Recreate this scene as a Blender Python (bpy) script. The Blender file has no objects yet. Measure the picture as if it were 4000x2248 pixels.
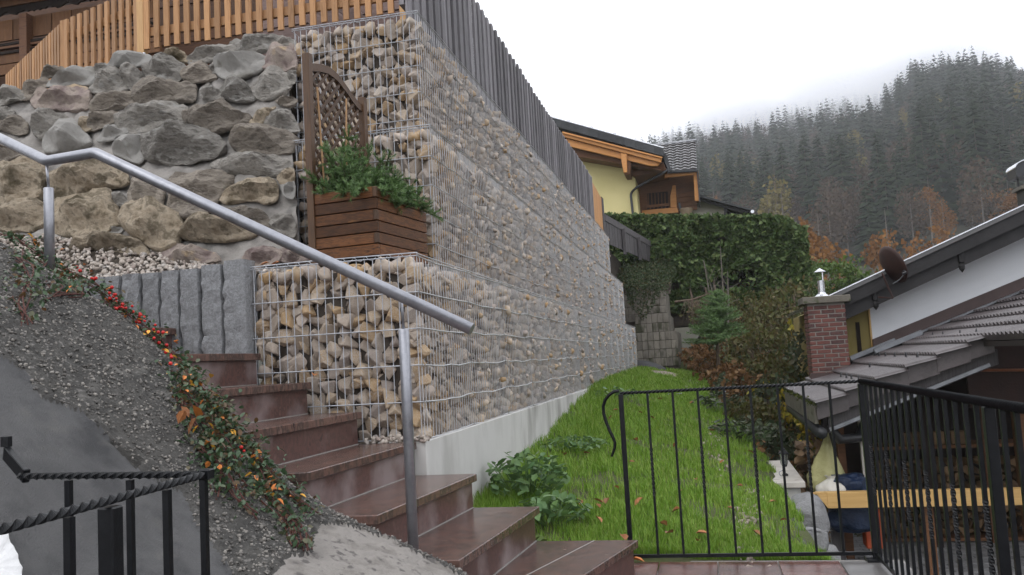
import bpy, bmesh, math, random
import numpy as np
from mathutils import Vector, noise as mnoise

S = bpy.context.scene
COL = S.collection
random.seed(7)
RNG = np.random.default_rng(7)
V3 = np.array

# ------------------------------------------------------------------ camera
EYE = 1.10
FPX = 3371.0                       # focal length in pixels of the 4000 px wide photograph
PITCH, ROLL, YAW = [math.radians(a) for a in (4.905, 3.196, 12.371)]
_f = V3([0, math.cos(PITCH), math.sin(PITCH)])
_u = V3([0, -math.sin(PITCH), math.cos(PITCH)])
_r = V3([1., 0, 0])
_ri = math.cos(ROLL) * _r - math.sin(ROLL) * _u
_up = math.cos(ROLL) * _u + math.sin(ROLL) * _r
_M = V3([[math.cos(YAW), -math.sin(YAW), 0], [math.sin(YAW), math.cos(YAW), 0], [0, 0, 1]])
RI, UP, FW = _M @ _ri, _M @ _up, _M @ _f
CAM = V3([0, 0, EYE])
cam = bpy.data.objects.new('camera', bpy.data.cameras.new('camera'))
COL.objects.link(cam)
cam.data.sensor_width = 36
cam.data.lens = FPX / 4000 * 36
cam.data.clip_start = .05
cam.data.clip_end = 4000
from mathutils import Matrix
cam.matrix_world = Matrix(((RI[0], UP[0], -FW[0], 0), (RI[1], UP[1], -FW[1], 0), (RI[2], UP[2], -FW[2], EYE), (0, 0, 0, 1)))
S.camera = cam

def ray(x, y): return FW + RI * (x - 2000) / FPX - UP * (y - 1124) / FPX
def atz(x, y, z): d = ray(x, y); return CAM + d * (z - EYE) / d[2]
def aty(x, y, Y): d = ray(x, y); return CAM + d * Y / d[1]
def atx(x, y, X): d = ray(x, y); return CAM + d * X / d[0]

# ------------------------------------------------------------------ sky, sun, exposure
SUN_EL, SUN_AZ = math.radians(48), math.radians(200)
w = bpy.data.worlds.new('World'); S.world = w; w.use_nodes = True
nt = w.node_tree; nt.nodes.clear()
out = nt.nodes.new('ShaderNodeOutputWorld'); bg = nt.nodes.new('ShaderNodeBackground')
sky = nt.nodes.new('ShaderNodeTexSky'); sky.sky_type = 'NISHITA'; sky.sun_disc = False
sky.sun_elevation = SUN_EL; sky.sun_rotation = SUN_AZ; sky.air_density = 1; sky.dust_density = 3
hs = nt.nodes.new('ShaderNodeHueSaturation'); hs.inputs['Saturation'].default_value = .12
mx = nt.nodes.new('ShaderNodeMix'); mx.data_type = 'RGBA'; mx.inputs[0].default_value = .86
mx.inputs[7].default_value = (19.6, 20.0, 21.0, 1)          # even cloud deck over the sky
nt.links.new(sky.outputs[0], hs.inputs['Color']); nt.links.new(hs.outputs[0], mx.inputs[6])
nt.links.new(mx.outputs[2], bg.inputs['Color']); bg.inputs['Strength'].default_value = .1
nt.links.new(bg.outputs[0], out.inputs['Surface'])
sl = bpy.data.lights.new('sun', 'SUN'); sl.energy = .6; sl.angle = math.radians(35); sl.color = (1, .97, .93)
so = bpy.data.objects.new('sun', sl); COL.objects.link(so)
_d = Vector((math.sin(SUN_AZ) * math.cos(SUN_EL), math.cos(SUN_AZ) * math.cos(SUN_EL), math.sin(SUN_EL)))
so.rotation_euler = _d.to_track_quat('Z', 'Y').to_euler()
S.view_settings.view_transform = 'Standard'; S.view_settings.look = 'None'
S.view_settings.exposure = 0; S.view_settings.gamma = 1; S.view_settings.use_curve_mapping = False
S.render.engine = 'CYCLES'
cy = S.cycles
cy.use_denoising = True; cy.denoiser = 'OPENIMAGEDENOISE'; cy.denoising_input_passes = 'RGB_ALBEDO_NORMAL'; cy.denoising_prefilter = 'ACCURATE'; cy.max_bounces = 6; cy.diffuse_bounces = 3; cy.glossy_bounces = 3
cy.transmission_bounces = 3; cy.transparent_max_bounces = 8; cy.volume_bounces = 2
cy.use_adaptive_sampling = False

# ------------------------------------------------------------------ materials
MATS = {}
def mat(name, cols, scale=6., rough=.7, bump=.3, bscale=60., detail=5., stretch=(1, 1, 1), rnd=0., island=False,
        isl_mix=.75, spec=.4, metal=0., dist=.01, coord='Object', spots=None, sheen=None):
    if name in MATS: return MATS[name]
    m = bpy.data.materials.new(name); m.use_nodes = True; MATS[name] = m
    n, L = m.node_tree.nodes, m.node_tree.links
    b = n['Principled BSDF']
    tc = n.new('ShaderNodeTexCoord'); mp = n.new('ShaderNodeMapping'); mp.inputs['Scale'].default_value = stretch
    L.new(tc.outputs[coord], mp.inputs[0])
    vec = mp.outputs[0]
    if rnd:
        oi = n.new('ShaderNodeObjectInfo'); ad = n.new('ShaderNodeVectorMath'); ad.operation = 'ADD'
        ml = n.new('ShaderNodeMath'); ml.operation = 'MULTIPLY'; ml.inputs[1].default_value = 37.
        L.new(oi.outputs['Random'], ml.inputs[0]); L.new(vec, ad.inputs[0]); L.new(ml.outputs[0], ad.inputs[1]); vec = ad.outputs[0]
    nz = n.new('ShaderNodeTexNoise'); nz.inputs['Scale'].default_value = scale; nz.inputs['Detail'].default_value = detail
    nz.inputs['Roughness'].default_value = .62
    L.new(vec, nz.inputs['Vector'])
    fac = nz.outputs[0]
    st = n.new('ShaderNodeMapRange'); st.inputs[1].default_value = .3; st.inputs[2].default_value = .7
    L.new(fac, st.inputs[0]); fac = st.outputs[0]
    if island or rnd:
        if island:
            g = n.new('ShaderNodeNewGeometry'); rv = g.outputs['Random Per Island']
        else:
            rv = oi.outputs['Random']
        if island or rnd >= 1:
            mm = n.new('ShaderNodeMix'); mm.data_type = 'FLOAT'; mm.inputs[0].default_value = isl_mix
            L.new(fac, mm.inputs[2]); L.new(rv, mm.inputs[3]); fac = mm.outputs[0]
    rp = n.new('ShaderNodeValToRGB'); e = rp.color_ramp.elements
    while len(e) < len(cols): e.new(.5)
    for i, c in enumerate(cols):
        e[i].position = i / max(1, len(cols) - 1); e[i].color = (*c[:3], 1)
    L.new(fac, rp.inputs[0]); colr = rp.outputs[0]
    if rnd and rnd < 1:
        hv = n.new('ShaderNodeHueSaturation'); mr = n.new('ShaderNodeMapRange')
        mr.inputs[3].default_value = 1 - rnd; mr.inputs[4].default_value = 1 + rnd
        L.new(oi.outputs['Random'], mr.inputs[0]); L.new(mr.outputs[0], hv.inputs['Value']); L.new(colr, hv.inputs['Color']); colr = hv.outputs[0]
    if spots:                                       # (colour, scale, threshold, soft): stains, lichen, wear
        s2 = n.new('ShaderNodeTexNoise'); s2.inputs['Scale'].default_value = spots[1]; s2.inputs['Detail'].default_value = 6
        L.new(vec, s2.inputs['Vector'])
        r2 = n.new('ShaderNodeMapRange'); r2.inputs[1].default_value = spots[2]; r2.inputs[2].default_value = spots[2] + spots[3]
        L.new(s2.outputs[0], r2.inputs[0]); mc = n.new('ShaderNodeMix'); mc.data_type = 'RGBA'
        L.new(r2.outputs[0], mc.inputs[0]); L.new(colr, mc.inputs[6]); mc.inputs[7].default_value = (*spots[0], 1); colr = mc.outputs[2]
    L.new(colr, b.inputs['Base Color'])
    b.inputs['Roughness'].default_value = rough; b.inputs['Metallic'].default_value = metal
    b.inputs['Specular IOR Level'].default_value = spec
    if bump:
        bn = n.new('ShaderNodeTexNoise'); bn.inputs['Scale'].default_value = bscale; bn.inputs['Detail'].default_value = 8
        bn.inputs['Roughness'].default_value = .65
        L.new(vec, bn.inputs['Vector']); bp = n.new('ShaderNodeBump'); bp.inputs['Strength'].default_value = bump
        bp.inputs['Distance'].default_value = dist
        L.new(bn.outputs[0], bp.inputs['Height']); L.new(bp.outputs[0], b.inputs['Normal'])
        if sheen:
            rr = n.new('ShaderNodeMapRange'); rr.inputs[3].default_value = rough - sheen; rr.inputs[4].default_value = rough + sheen
            L.new(nz.outputs[0], rr.inputs[0]); L.new(rr.outputs[0], b.inputs['Roughness'])
    return m

GAB = [(.22, .19, .17), (.35, .29, .235), (.42, .355, .30), (.31, .265, .235), (.47, .41, .35), (.36, .235, .115), (.42, .345, .265), (.38, .33, .305)]
M_stone = mat('crushed limestone', GAB, 9, .75, .6, 70, rnd=1., isl_mix=.8, spec=.35, dist=.006)
M_fill = mat('crushed limestone fill', [tuple(min(1, q * 1.12) for q in g_) for g_ in GAB], 9, .75, .6, 70, island=True, isl_mix=.85, spec=.35, dist=.006)
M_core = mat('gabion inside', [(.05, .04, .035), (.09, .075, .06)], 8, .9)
M_wire = mat('galvanised wire', [(.33, .345, .375), (.50, .515, .545)], 30, .5, .1, 200, metal=.35, spec=.5)
M_wire2 = mat('weathered panel wire', [(.38, .385, .395), (.56, .565, .58)], 30, .55, .1, 200, metal=.3, spec=.4)
M_galv = mat('galvanised pipe', [(.24, .245, .27), (.34, .345, .375), (.28, .285, .315)], 14, .33, .35, 300, metal=.7, spec=.5, dist=.002, sheen=.12)
M_conc = mat('pale concrete', [(.42, .41, .39), (.55, .54, .52), (.48, .47, .45)], 3, .8, .25, 90, spots=((.30, .29, .27), 2.2, .56, .12), dist=.004, stretch=(1, 1, .35))
M_mortar = mat('lime mortar', [(.20, .19, .175), (.30, .28, .26), (.25, .235, .215)], 3.5, .9, .8, 45, spots=((.17, .16, .15), 5, .57, .1), dist=.012)
M_bg = mat('grey boulder', [(.10, .092, .082), (.205, .19, .17), (.26, .243, .218), (.135, .124, .109), (.225, .208, .183)], 8, .8, 1., 26, detail=9, rnd=.2, stretch=(1, 1, 1.8), spots=((.28, .27, .25), 12, .57, .1), dist=.03)
M_bb = mat('brown grey boulder', [(.095, .081, .066), (.205, .178, .148), (.275, .24, .20), (.14, .118, .098), (.235, .205, .17)], 8, .85, 1., 26, detail=9, rnd=.2, stretch=(1, 1, 2.2), spots=((.27, .235, .19), 6, .58, .12), dist=.03)
M_bt = mat('tan boulder', [(.09, .07, .042), (.25, .20, .14), (.33, .275, .205), (.13, .105, .07), (.28, .235, .175)], 9, .85, 1., 26, detail=9, rnd=.15, spots=((.07, .055, .03), 4, .58, .1), dist=.03)
M_bl = mat('light grey slab', [(.155, .148, .136), (.245, .236, .22), (.195, .187, .173)], 4, .75, .6, 22, rnd=.12, spots=((.15, .14, .12), 6, .6, .1), dist=.02)
M_bp = mat('purple brown boulder', [(.12, .085, .08), (.21, .165, .15), (.28, .235, .20), (.15, .115, .10)], 7, .85, .9, 20, rnd=.12, spots=((.38, .29, .19), 5, .6, .06), dist=.03)
M_granite = mat('grey granite', [(.12, .125, .13), (.26, .265, .275), (.17, .175, .18), (.30, .30, .31)], 60, .8, .8, 60, rnd=.1, dist=.012)
M_red = mat('polished red granite', [(.03, .024, .023), (.145, .084, .068), (.06, .043, .038), (.21, .13, .105)], 9, .22, .06, 30, detail=9, rnd=.15, spec=.38, stretch=(1.3, 1.9, 1), dist=.001)
M_riser = mat('red granite riser', [(.04, .026, .024), (.12, .062, .053), (.075, .043, .038), (.15, .085, .073)], 24, .38, .1, 40, rnd=.12, spots=((.24, .19, .185), 3.2, .50, .16), dist=.002)
M_joint = mat('pale joint', [(.22, .21, .20), (.32, .30, .28)], 30, .9)
M_slope = mat('exposed aggregate concrete', [(.026, .025, .024), (.08, .076, .07), (.048, .046, .043), (.14, .133, .122)], 5, .85, 1., 130, detail=12, spots=((.17, .16, .15), 45, .60, .06), dist=.01)
M_grit = mat('aggregate grit', [(.04, .038, .036), (.14, .13, .12), (.28, .26, .235), (.06, .057, .053), (.19, .172, .155)], 9, .75, .3, 90, island=True)
M_patch = mat('smooth dark mortar patch', [(.028, .028, .030), (.072, .071, .072), (.046, .046, .047)], 5, .6, 1., 170, dist=.005, spots=((.085, .082, .078), 7, .58, .12))
M_light = mat('bare pale concrete', [(.17, .155, .14), (.27, .25, .23), (.21, .195, .18)], 9, .9, .9, 60, dist=.015, spots=((.11, .10, .095), 24, .56, .1))
M_white = mat('white limewash', [(.62, .62, .62), (.74, .74, .74)], 5, .85, .5, 40)
M_iron = mat('black wrought iron', [(.003, .0034, .0045), (.008, .009, .011)], 30, .34, .4, 130, spec=.24, dist=.002)
M_slat = mat('orange larch slat', [(.26, .125, .048), (.40, .215, .095), (.33, .165, .068)], 7, .6, .3, 40, stretch=(8, 8, .7), rnd=.28, dist=.004)
M_post = mat('light larch post', [(.48, .28, .12), (.58, .36, .17)], 7, .6, .3, 40, stretch=(8, 8, .7))
M_grey = mat('weathered grey board', [(.10, .095, .10), (.20, .19, .20), (.145, .135, .14)], 9, .8, .5, 40, stretch=(9, 9, .5), rnd=.38, dist=.006)
M_dkw = mat('dark weathered board', [(.045, .04, .042), (.095, .088, .09)], 9, .8, .5, 40, stretch=(9, 9, .5), rnd=.22, dist=.006)
M_new = mat('fresh larch board', [(.46, .215, .075), (.58, .31, .125)], 8, .6, .3, 40, stretch=(9, 9, .5), rnd=.1)
M_chal = mat('dark brown planks', [(.055, .025, .014), (.12, .055, .027), (.08, .037, .019)], 8, .7, .4, 40, stretch=(.6, 8, 8), rnd=.3)
M_chalo = mat('orange brown planks', [(.10, .043, .016), (.165, .075, .028)], 8, .7, .4, 40, stretch=(6, 6, .7), rnd=.2)
M_black = mat('deep brown black', [(.012, .008, .006), (.025, .016, .012)], 8, .9)
M_mauve = mat('mauve brown planks', [(.14, .095, .085), (.22, .155, .14)], 8, .75, .4, 40, stretch=(2, 8, 8), rnd=.2)
M_plant = mat('stained brown planter wood', [(.022, .010, .006), (.14, .056, .019), (.055, .022, .009), (.19, .085, .028)], 9, .5, .4, 40, stretch=(1, 1, 8), rnd=.45, spec=.25, dist=.004)
M_plpost = mat('stained brown post', [(.035, .017, .008), (.09, .043, .017), (.055, .027, .011)], 7, .5, .4, 40, stretch=(8, 8, .6), rnd=.15, dist=.004)
M_lath = mat('dark lath', [(.045, .022, .010), (.085, .043, .02)], 9, .55, .3, 60, rnd=.15)
M_cane = mat('bamboo cane', [(.34, .19, .085), (.46, .28, .14)], 20, .6)
M_soil = mat('dark soil', [(.022, .016, .011), (.055, .042, .03), (.035, .026, .018)], 9, .95, 1., 40, dist=.02)
M_scree = mat('pale earth', [(.22, .18, .15), (.34, .29, .25)], 9, .95, .8, 40)
M_grassg = mat('lawn ground', [(.05, .045, .028), (.07, .085, .024), (.04, .033, .022)], 3, .95, .6, 30, dist=.02)

def fol(name, cols, rough=.55, spec=.3, tr=.25, mix=.8, scale=3):
    m = mat(name, cols, scale, rough, 0, island=True, isl_mix=mix, spec=spec)
    n, L = m.node_tree.nodes, m.node_tree.links
    b = n['Principled BSDF']; o = n['Material Output']
    t = n.new('ShaderNodeBsdfTranslucent'); ms = n.new('ShaderNodeMixShader'); ms.inputs[0].default_value = tr
    L.new(b.inputs['Base Color'].links[0].from_socket, t.inputs[0])
    L.new(b.outputs[0], ms.inputs[1]); L.new(t.outputs[0], ms.inputs[2]); L.new(ms.outputs[0], o.inputs[0])
    return m
M_grass = fol('grass blades', [(.085, .19, .018), (.18, .32, .035), (.13, .255, .024), (.25, .37, .055), (.30, .32, .11)], .5)
M_weed = fol('weed leaves', [(.07, .14, .04), (.14, .235, .08), (.10, .19, .08), (.20, .29, .09)], .45)
M_coto = fol('cotoneaster leaves', [(.02, .05, .018), (.06, .11, .05), (.04, .08, .035), (.10, .15, .085), (.10, .065, .03), (.17, .07, .025)], .4, .45)
M_twig = mat('reddish twig', [(.06, .02, .016), (.11, .04, .03)], 20, .7)
M_berry = mat('red berry', [(.42, .012, .012), (.55, .02, .018)], 5, .25, 0, rnd=.1)
M_yel = mat('yellow leaf', [(.62, .30, .03), (.70, .40, .06)], 8, .5, .1, rnd=.2)
M_ora = mat('orange leaf', [(.55, .16, .03), (.65, .25, .06)], 8, .5, .1, rnd=.25)
M_brl = mat('brown leaf', [(.22, .075, .025), (.36, .16, .065)], 8, .6, .1, rnd=.3)
M_conif = fol('spruce sprigs', [(.055, .11, .035), (.115, .20, .06), (.08, .15, .05), (.19, .27, .11)], .5, .35, .15)
M_thuja = fol('thuja hedge', [(.02, .042, .013), (.075, .125, .035), (.045, .082, .022), (.13, .18, .06), (.055, .055, .022)], .6, .3, .15)
M_ivy = fol('ivy', [(.022, .042, .018), (.06, .085, .035), (.035, .06, .022), (.12, .075, .03)], .5)
M_bram = fol('bramble', [(.02, .04, .016), (.06, .09, .045), (.04, .05, .02), (.10, .12, .075), (.09, .06, .025)], .5)
M_rusty = fol('withered fern', [(.09, .045, .018), (.22, .12, .05), (.14, .07, .03), (.28, .18, .09)], .7)
M_yelb = fol('yellowing shrub', [(.10, .12, .02), (.42, .30, .03), (.22, .22, .03), (.50, .36, .05)], .5)
M_olive = fol('olive scrub', [(.04, .05, .016), (.10, .105, .03), (.07, .06, .022), (.13, .09, .03)], .6)
M_lgreen = fol('bright green shrub', [(.035, .07, .012), (.085, .14, .02), (.055, .10, .014)], .5)
M_stem = mat('grey brown stem', [(.07, .05, .035), (.16, .12, .09)], 20, .85)
M_spr = fol('forest spruce', [(.009, .018, .009), (.026, .038, .017), (.016, .027, .013)], .8, .1, 0.05, mix=.5)
M_bare = fol('bare broadleaf', [(.05, .035, .022), (.085, .06, .04), (.065, .05, .04)], .8, .1, .1)
M_larch = fol('yellow larch', [(.10, .09, .025), (.19, .15, .045)], .8, .1, .1)
M_beech = fol('orange beech', [(.10, .045, .015), (.22, .10, .025), (.15, .065, .02)], .8, .1, .1)
M_bark = mat('pale bark', [(.10, .085, .07), (.19, .17, .15)], 6, .9)
M_hill = mat('forest floor', [(.02, .022, .012), (.04, .035, .02)], .05, .95)
M_yelw = mat('pale yellow render', [(.60, .53, .25), (.66, .58, .29)], 1.5, .9, .25, 60)
M_cream = mat('cream render', [(.55, .52, .48), (.62, .59, .55)], 1.5, .9, .2, 60)
M_ochre = mat('ochre render', [(.24, .19, .065), (.33, .27, .10)], 2, .9, .3, 60)
M_wwall = mat('white render', [(.74, .76, .79), (.80, .81, .83)], 1.2, .9, .2, 60)
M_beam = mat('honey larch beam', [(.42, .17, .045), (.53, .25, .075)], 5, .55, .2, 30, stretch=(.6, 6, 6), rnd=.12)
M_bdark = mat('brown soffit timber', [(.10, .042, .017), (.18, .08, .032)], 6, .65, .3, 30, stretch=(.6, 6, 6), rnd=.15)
M_slate = mat('dark roof shingle', [(.028, .03, .032), (.055, .057, .06)], 8, .7, .4, 60, rnd=.25)
M_metal = mat('grey metal trim', [(.16, .165, .18), (.26, .27, .29)], 8, .35, .1, metal=.6)
M_zinc = mat('bright sheet metal', [(.52, .53, .56), (.68, .69, .72)], 8, .25, .1, metal=.8)
M_pipe = mat('black drainpipe', [(.02, .021, .023), (.035, .036, .04)], 8, .35)
M_tile = mat('brown grey concrete tile', [(.045, .037, .038), (.085, .072, .073), (.062, .052, .053)], 5, .42, .3, 60, rnd=.16, spec=.5)
M_tile2 = mat('wet black tile', [(.045, .041, .041), (.08, .075, .075)], 5, .2, .15, 60, rnd=.25, spec=.8)
M_brick = mat('red brick', [(.03, .024, .025), (.115, .048, .041), (.16, .062, .05), (.065, .036, .035), (.17, .08, .065)], 9, .85, .5, 60, rnd=1., isl_mix=.7, dist=.006)
M_bmort = mat('chimney mortar', [(.19, .175, .16), (.28, .265, .24)], 12, .9, .4)
M_capc = mat('mossy concrete cap', [(.10, .09, .07), (.19, .175, .15)], 9, .9, .5, spots=((.05, .06, .025), 9, .55, .1))
M_brown = mat('brown sheet metal', [(.045, .028, .026), (.075, .046, .042)], 4, .45, .2)
M_rust = mat('rusty dish', [(.022, .011, .010), (.05, .02, .015)], 6, .6, .2)
M_fasc = mat('dark verge board', [(.010, .0095, .010), (.024, .022, .023)], 6, .6, .3, 30)
M_moss = fol('roof moss', [(.03, .045, .01), (.08, .09, .02)], .9)
M_firew_shade = mat('split firewood', [(.10, .062, .035), (.22, .145, .08), (.15, .095, .05), (.06, .038, .024)], 8, .85, .4, 60, rnd=1.)  # tone lowered: the shed's inner shade is put into the wood colour
M_firef = mat('split firewood stack', [(.16, .10, .055), (.30, .20, .11), (.22, .14, .075), (.10, .06, .035)], 8, .85, .4, 60, island=True)
M_timb = mat('fresh yellow timber', [(.50, .30, .10), (.62, .40, .16)], 4, .6, .2, 30, stretch=(.6, 8, 8))
M_bagY = mat('pale yellow plastic bag', [(.30, .285, .12), (.42, .40, .20)], 5, .4, .6, 14, dist=.03)
M_bagW = mat('white plastic bag', [(.50, .48, .42), (.62, .60, .55)], 5, .4, .6, 14, dist=.03)
M_tarp = mat('dark blue plastic sack', [(.006, .014, .04), (.016, .034, .08)], 5, .35, .8, 12, dist=.04)
M_redp = mat('orange red plastic', [(.45, .07, .02), (.5, .09, .03)], 4, .5, .1)
M_cob = mat('grey paving block', [(.13, .13, .135), (.22, .22, .225), (.17, .17, .17)], 9, .6, .4, 60, rnd=.2)
M_slab = mat('travertine coping', [(.42, .39, .35), (.55, .52, .47)], 6, .6, .3, 50, spots=((.25, .22, .19), 8, .6, .1))
M_rock = mat('grey rubble rock', [(.13, .13, .135), (.27, .27, .275), (.19, .19, .19)], 5, .85, .9, 14, dist=.04)
M_blk = mat('concrete block', [(.12, .108, .09), (.22, .20, .17), (.165, .15, .125)], 4, .9, .5, 40, rnd=.18, spots=((.05, .052, .03), 4, .52, .12), stretch=(1, 1, .5))
M_lamp = mat('black lamp metal', [(.012, .012, .014), (.02, .02, .024)], 9, .3)
def glass():
    m = bpy.data.materials.new('lamp glass'); m.use_nodes = True; b = m.node_tree.nodes['Principled BSDF']
    b.inputs['Base Color'].default_value = (.8, .85, .85, 1); b.inputs['Roughness'].default_value = .1
    b.inputs['Transmission Weight'].default_value = .85; return m
M_glass = glass()
M_tred = mat('wet red paving', [(.05, .022, .020), (.12, .05, .043), (.17, .095, .085)], 9, .25, .35, 60, rnd=.25, spec=.6, dist=.004)
M_tgry = mat('wet grey paving', [(.09, .085, .083), (.15, .143, .14)], 9, .3, .3, 60, rnd=.15, spec=.6, dist=.004)
M_peb = mat('river gravel', [(.16, .13, .115), (.34, .29, .245), (.45, .40, .35), (.25, .20, .175), (.52, .47, .42), (.20, .185, .18)], 9, .7, .2, island=True, isl_mix=.9)
M_flow = mat('terracotta pot', [(.20, .15, .10), (.28, .21, .14)], 6, .8)

# ------------------------------------------------------------------ mesh helpers
ORG = {}
class MB:
    def __init__(s): s.v = []; s.f = []; s.n = 0
    def add(s, v, f):
        v = np.asarray(v, float).reshape(-1, 3); s.v.append(v)
        k = s.n; s.f.extend([tuple(i + k for i in q) for q in f]); s.n += len(v)
    def box(s, x0, x1, y0, y1, z0, z1):
        s.add([(x0, y0, z0), (x1, y0, z0), (x1, y1, z0), (x0, y1, z0), (x0, y0, z1), (x1, y0, z1), (x1, y1, z1), (x0, y1, z1)],
              [(0, 3, 2, 1), (4, 5, 6, 7), (0, 1, 5, 4), (1, 2, 6, 5), (2, 3, 7, 6), (3, 0, 4, 7)]); return s
    def obox(s, c, a, b, d):
        c, a, b, d = [np.asarray(t, float) for t in (c, a, b, d)]
        s.add([c - a - b - d, c + a - b - d, c + a + b - d, c - a + b - d, c - a - b + d, c + a - b + d, c + a + b + d, c - a + b + d],
              [(0, 3, 2, 1), (4, 5, 6, 7), (0, 1, 5, 4), (1, 2, 6, 5), (2, 3, 7, 6), (3, 0, 4, 7)]); return s
    def bar(s, p, q, w, h, up=(0, 0, 1)):
        p, q = V3(p, float), V3(q, float); d = q - p; l = np.linalg.norm(d); d = d / l; up = V3(up, float)
        sd = np.cross(d, up); sd /= (np.linalg.norm(sd) or 1); u = np.cross(sd, d)
        return s.obox((p + q) / 2, d * l / 2, sd * w / 2, u * h / 2)
    def prism(s, poly, axis, a0, a1):
        k = len(poly); vs = []
        for a in (a0, a1):
            for p in poly:
                t = list(p); t.insert(axis, a); vs.append(t)
        fs = [tuple(range(k - 1, -1, -1)), tuple(range(k, 2 * k))] + [(i, (i + 1) % k, k + (i + 1) % k, k + i) for i in range(k)]
        s.add(vs, fs); return s
    def tube(s, pts, r, n=8, cap=True, twist=0., rr=None, rot=0.):
        P = np.asarray(pts, float); m = len(P); T = np.gradient(P, axis=0) if m > 2 else np.repeat((P[1] - P[0])[None], m, 0)
        T /= np.linalg.norm(T, axis=1)[:, None]
        ref = V3([0, 0, 1.]) if abs(T[0][2]) < .9 else V3([1., 0, 0])
        sd = np.cross(T[0], ref); sd /= np.linalg.norm(sd); vs = []; acc = rot
        for i in range(m):
            sd = sd - T[i] * (sd @ T[i]); sd /= np.linalg.norm(sd); up = np.cross(sd, T[i])
            if i: acc += twist * np.linalg.norm(P[i] - P[i - 1])
            ri = r if rr is None else rr[i]
            for k in range(n):
                a = acc + 2 * math.pi * k / n
                vs.append(P[i] + ri * (math.cos(a) * sd + math.sin(a) * up))
        fs = [(i * n + k, i * n + (k + 1) % n, (i + 1) * n + (k + 1) % n, (i + 1) * n + k) for i in range(m - 1) for k in range(n)]
        if cap: fs += [tuple(range(n - 1, -1, -1)), tuple(range((m - 1) * n, m * n))]
        s.add(vs, fs); return s
    def cone(s, c, r0, r1, h, n=12):
        return s.tube([c, (c[0], c[1], c[2] + h)], r0, n, True, rr=[r0, max(r1, 1e-4)])
    def build(s, name, m, parent=None, smooth=False, bevel=0.):
        v = np.concatenate(s.v) if s.v else np.zeros((0, 3))
        o0 = ORG.get(parent.name, V3([0, 0, 0.])) if parent else V3([0, 0, 0.])
        me = bpy.data.meshes.new(name); me.from_pydata((v - o0).tolist(), [], s.f)
        if bevel:
            bm = bmesh.new(); bm.from_mesh(me)
            bmesh.ops.bevel(bm, geom=list(bm.edges), offset=bevel, segments=1, affect='EDGES', profile=.5)
            bm.to_mesh(me); bm.free()
        return link(name, me, m, parent, o0, smooth)

def link(name, me, m, parent=None, o0=None, smooth=False):
    if smooth: me.polygons.foreach_set('use_smooth', [True] * len(me.polygons))
    if m is not None and not me.materials: me.materials.append(m)
    o = bpy.data.objects.new(name, me); COL.objects.link(o)
    if parent: o.parent = parent; ORG[o.name] = o0 if o0 is not None else ORG[parent.name]
    return o
def tag(o, label=None, cat=None, group=None, kind=None):
    for k, v in (('label', label), ('category', cat), ('group', group), ('kind', kind)):
        if v: o[k] = v
    return o
def thing(name, label, cat, loc=(0, 0, 0), group=None):
    o = bpy.data.objects.new(name, None); COL.objects.link(o); o.location = loc; o.empty_display_size = .1
    ORG[o.name] = V3(loc, float); return tag(o, label, cat, group)
def struct(name, mb, m, smooth=False): return tag(mb.build(name, m, None, smooth), kind='structure')
def inst(name, me, parent, loc, rot=(0, 0, 0), sc=(1, 1, 1)):
    o = bpy.data.objects.new(name, me); COL.objects.link(o); o.parent = parent
    o.location = V3(loc, float) - ORG.get(parent.name, V3([0, 0, 0.])); o.rotation_euler = rot; o.scale = sc
    return o
def raw(name, v, f, m, parent=None, kind=None, smooth=False):
    """numpy arrays of vertices (n,3) and equal-sized faces (k,3|4) -> object"""
    o0 = ORG.get(parent.name, V3([0, 0, 0.])) if parent else V3([0, 0, 0.])
    v = np.asarray(v, np.float32) - o0.astype(np.float32); f = np.asarray(f, np.int32); k = f.shape[1]
    me = bpy.data.meshes.new(name); me.vertices.add(len(v)); me.vertices.foreach_set('co', v.ravel())
    me.loops.add(f.size); me.loops.foreach_set('vertex_index', f.ravel()); me.polygons.add(len(f))
    me.polygons.foreach_set('loop_start', np.arange(0, f.size, k, dtype=np.int32))
    me.polygons.foreach_set('loop_total', np.full(len(f), k, np.int32))
    me.update(calc_edges=True)
    if smooth: me.polygons.foreach_set('use_smooth', [True] * len(f))
    o = link(name, me, m, parent, o0)
    return tag(o, kind=kind)
def rots(n, tilt=math.pi):
    a, b, c = RNG.uniform(0, 2 * math.pi, n), RNG.uniform(-tilt, tilt, n), RNG.uniform(-tilt, tilt, n)
    ca, sa, cb, sb, cc, sc = np.cos(a), np.sin(a), np.cos(b), np.sin(b), np.cos(c), np.sin(c)
    Z = np.zeros(n); O = np.ones(n)
    Rz = np.stack([ca, -sa, Z, sa, ca, Z, Z, Z, O], -1).reshape(n, 3, 3)
    Rx = np.stack([O, Z, Z, Z, cb, -sb, Z, sb, cb], -1).reshape(n, 3, 3)
    Ry = np.stack([cc, Z, sc, Z, O, Z, -sc, Z, cc], -1).reshape(n, 3, 3)
    return Rz @ Rx @ Ry
LEAF = V3([(0, -.5, 0), (.28, -.1, .06), (.22, .25, .05), (0, .5, -.04), (-.22, .25, .05), (-.28, -.1, .06)])
LEAFF = V3([(0, 1, 2, 3), (0, 3, 4, 5)])
QUAD = V3([(-.5, -.5, 0), (.5, -.5, 0), (.5, .5, 0), (-.5, .5, 0)]); QUADF = V3([(0, 1, 2, 3)])
SPRIG = V3([(0, -.5, 0), (.30, -.25, .05), (.10, .0, .0), (.26, .2, .04), (0, .55, -.08), (-.26, .2, .04), (-.10, .0, .0), (-.30, -.25, .05)])
SPRIGF = V3([(0, 1, 2, 6), (0, 6, 7, 7), (2, 3, 4, 4), (2, 4, 5, 6)])
SPRIGF3 = V3([(0, 1, 2), (0, 2, 6), (0, 6, 7), (2, 3, 4), (2, 4, 6), (6, 4, 5)])
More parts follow.
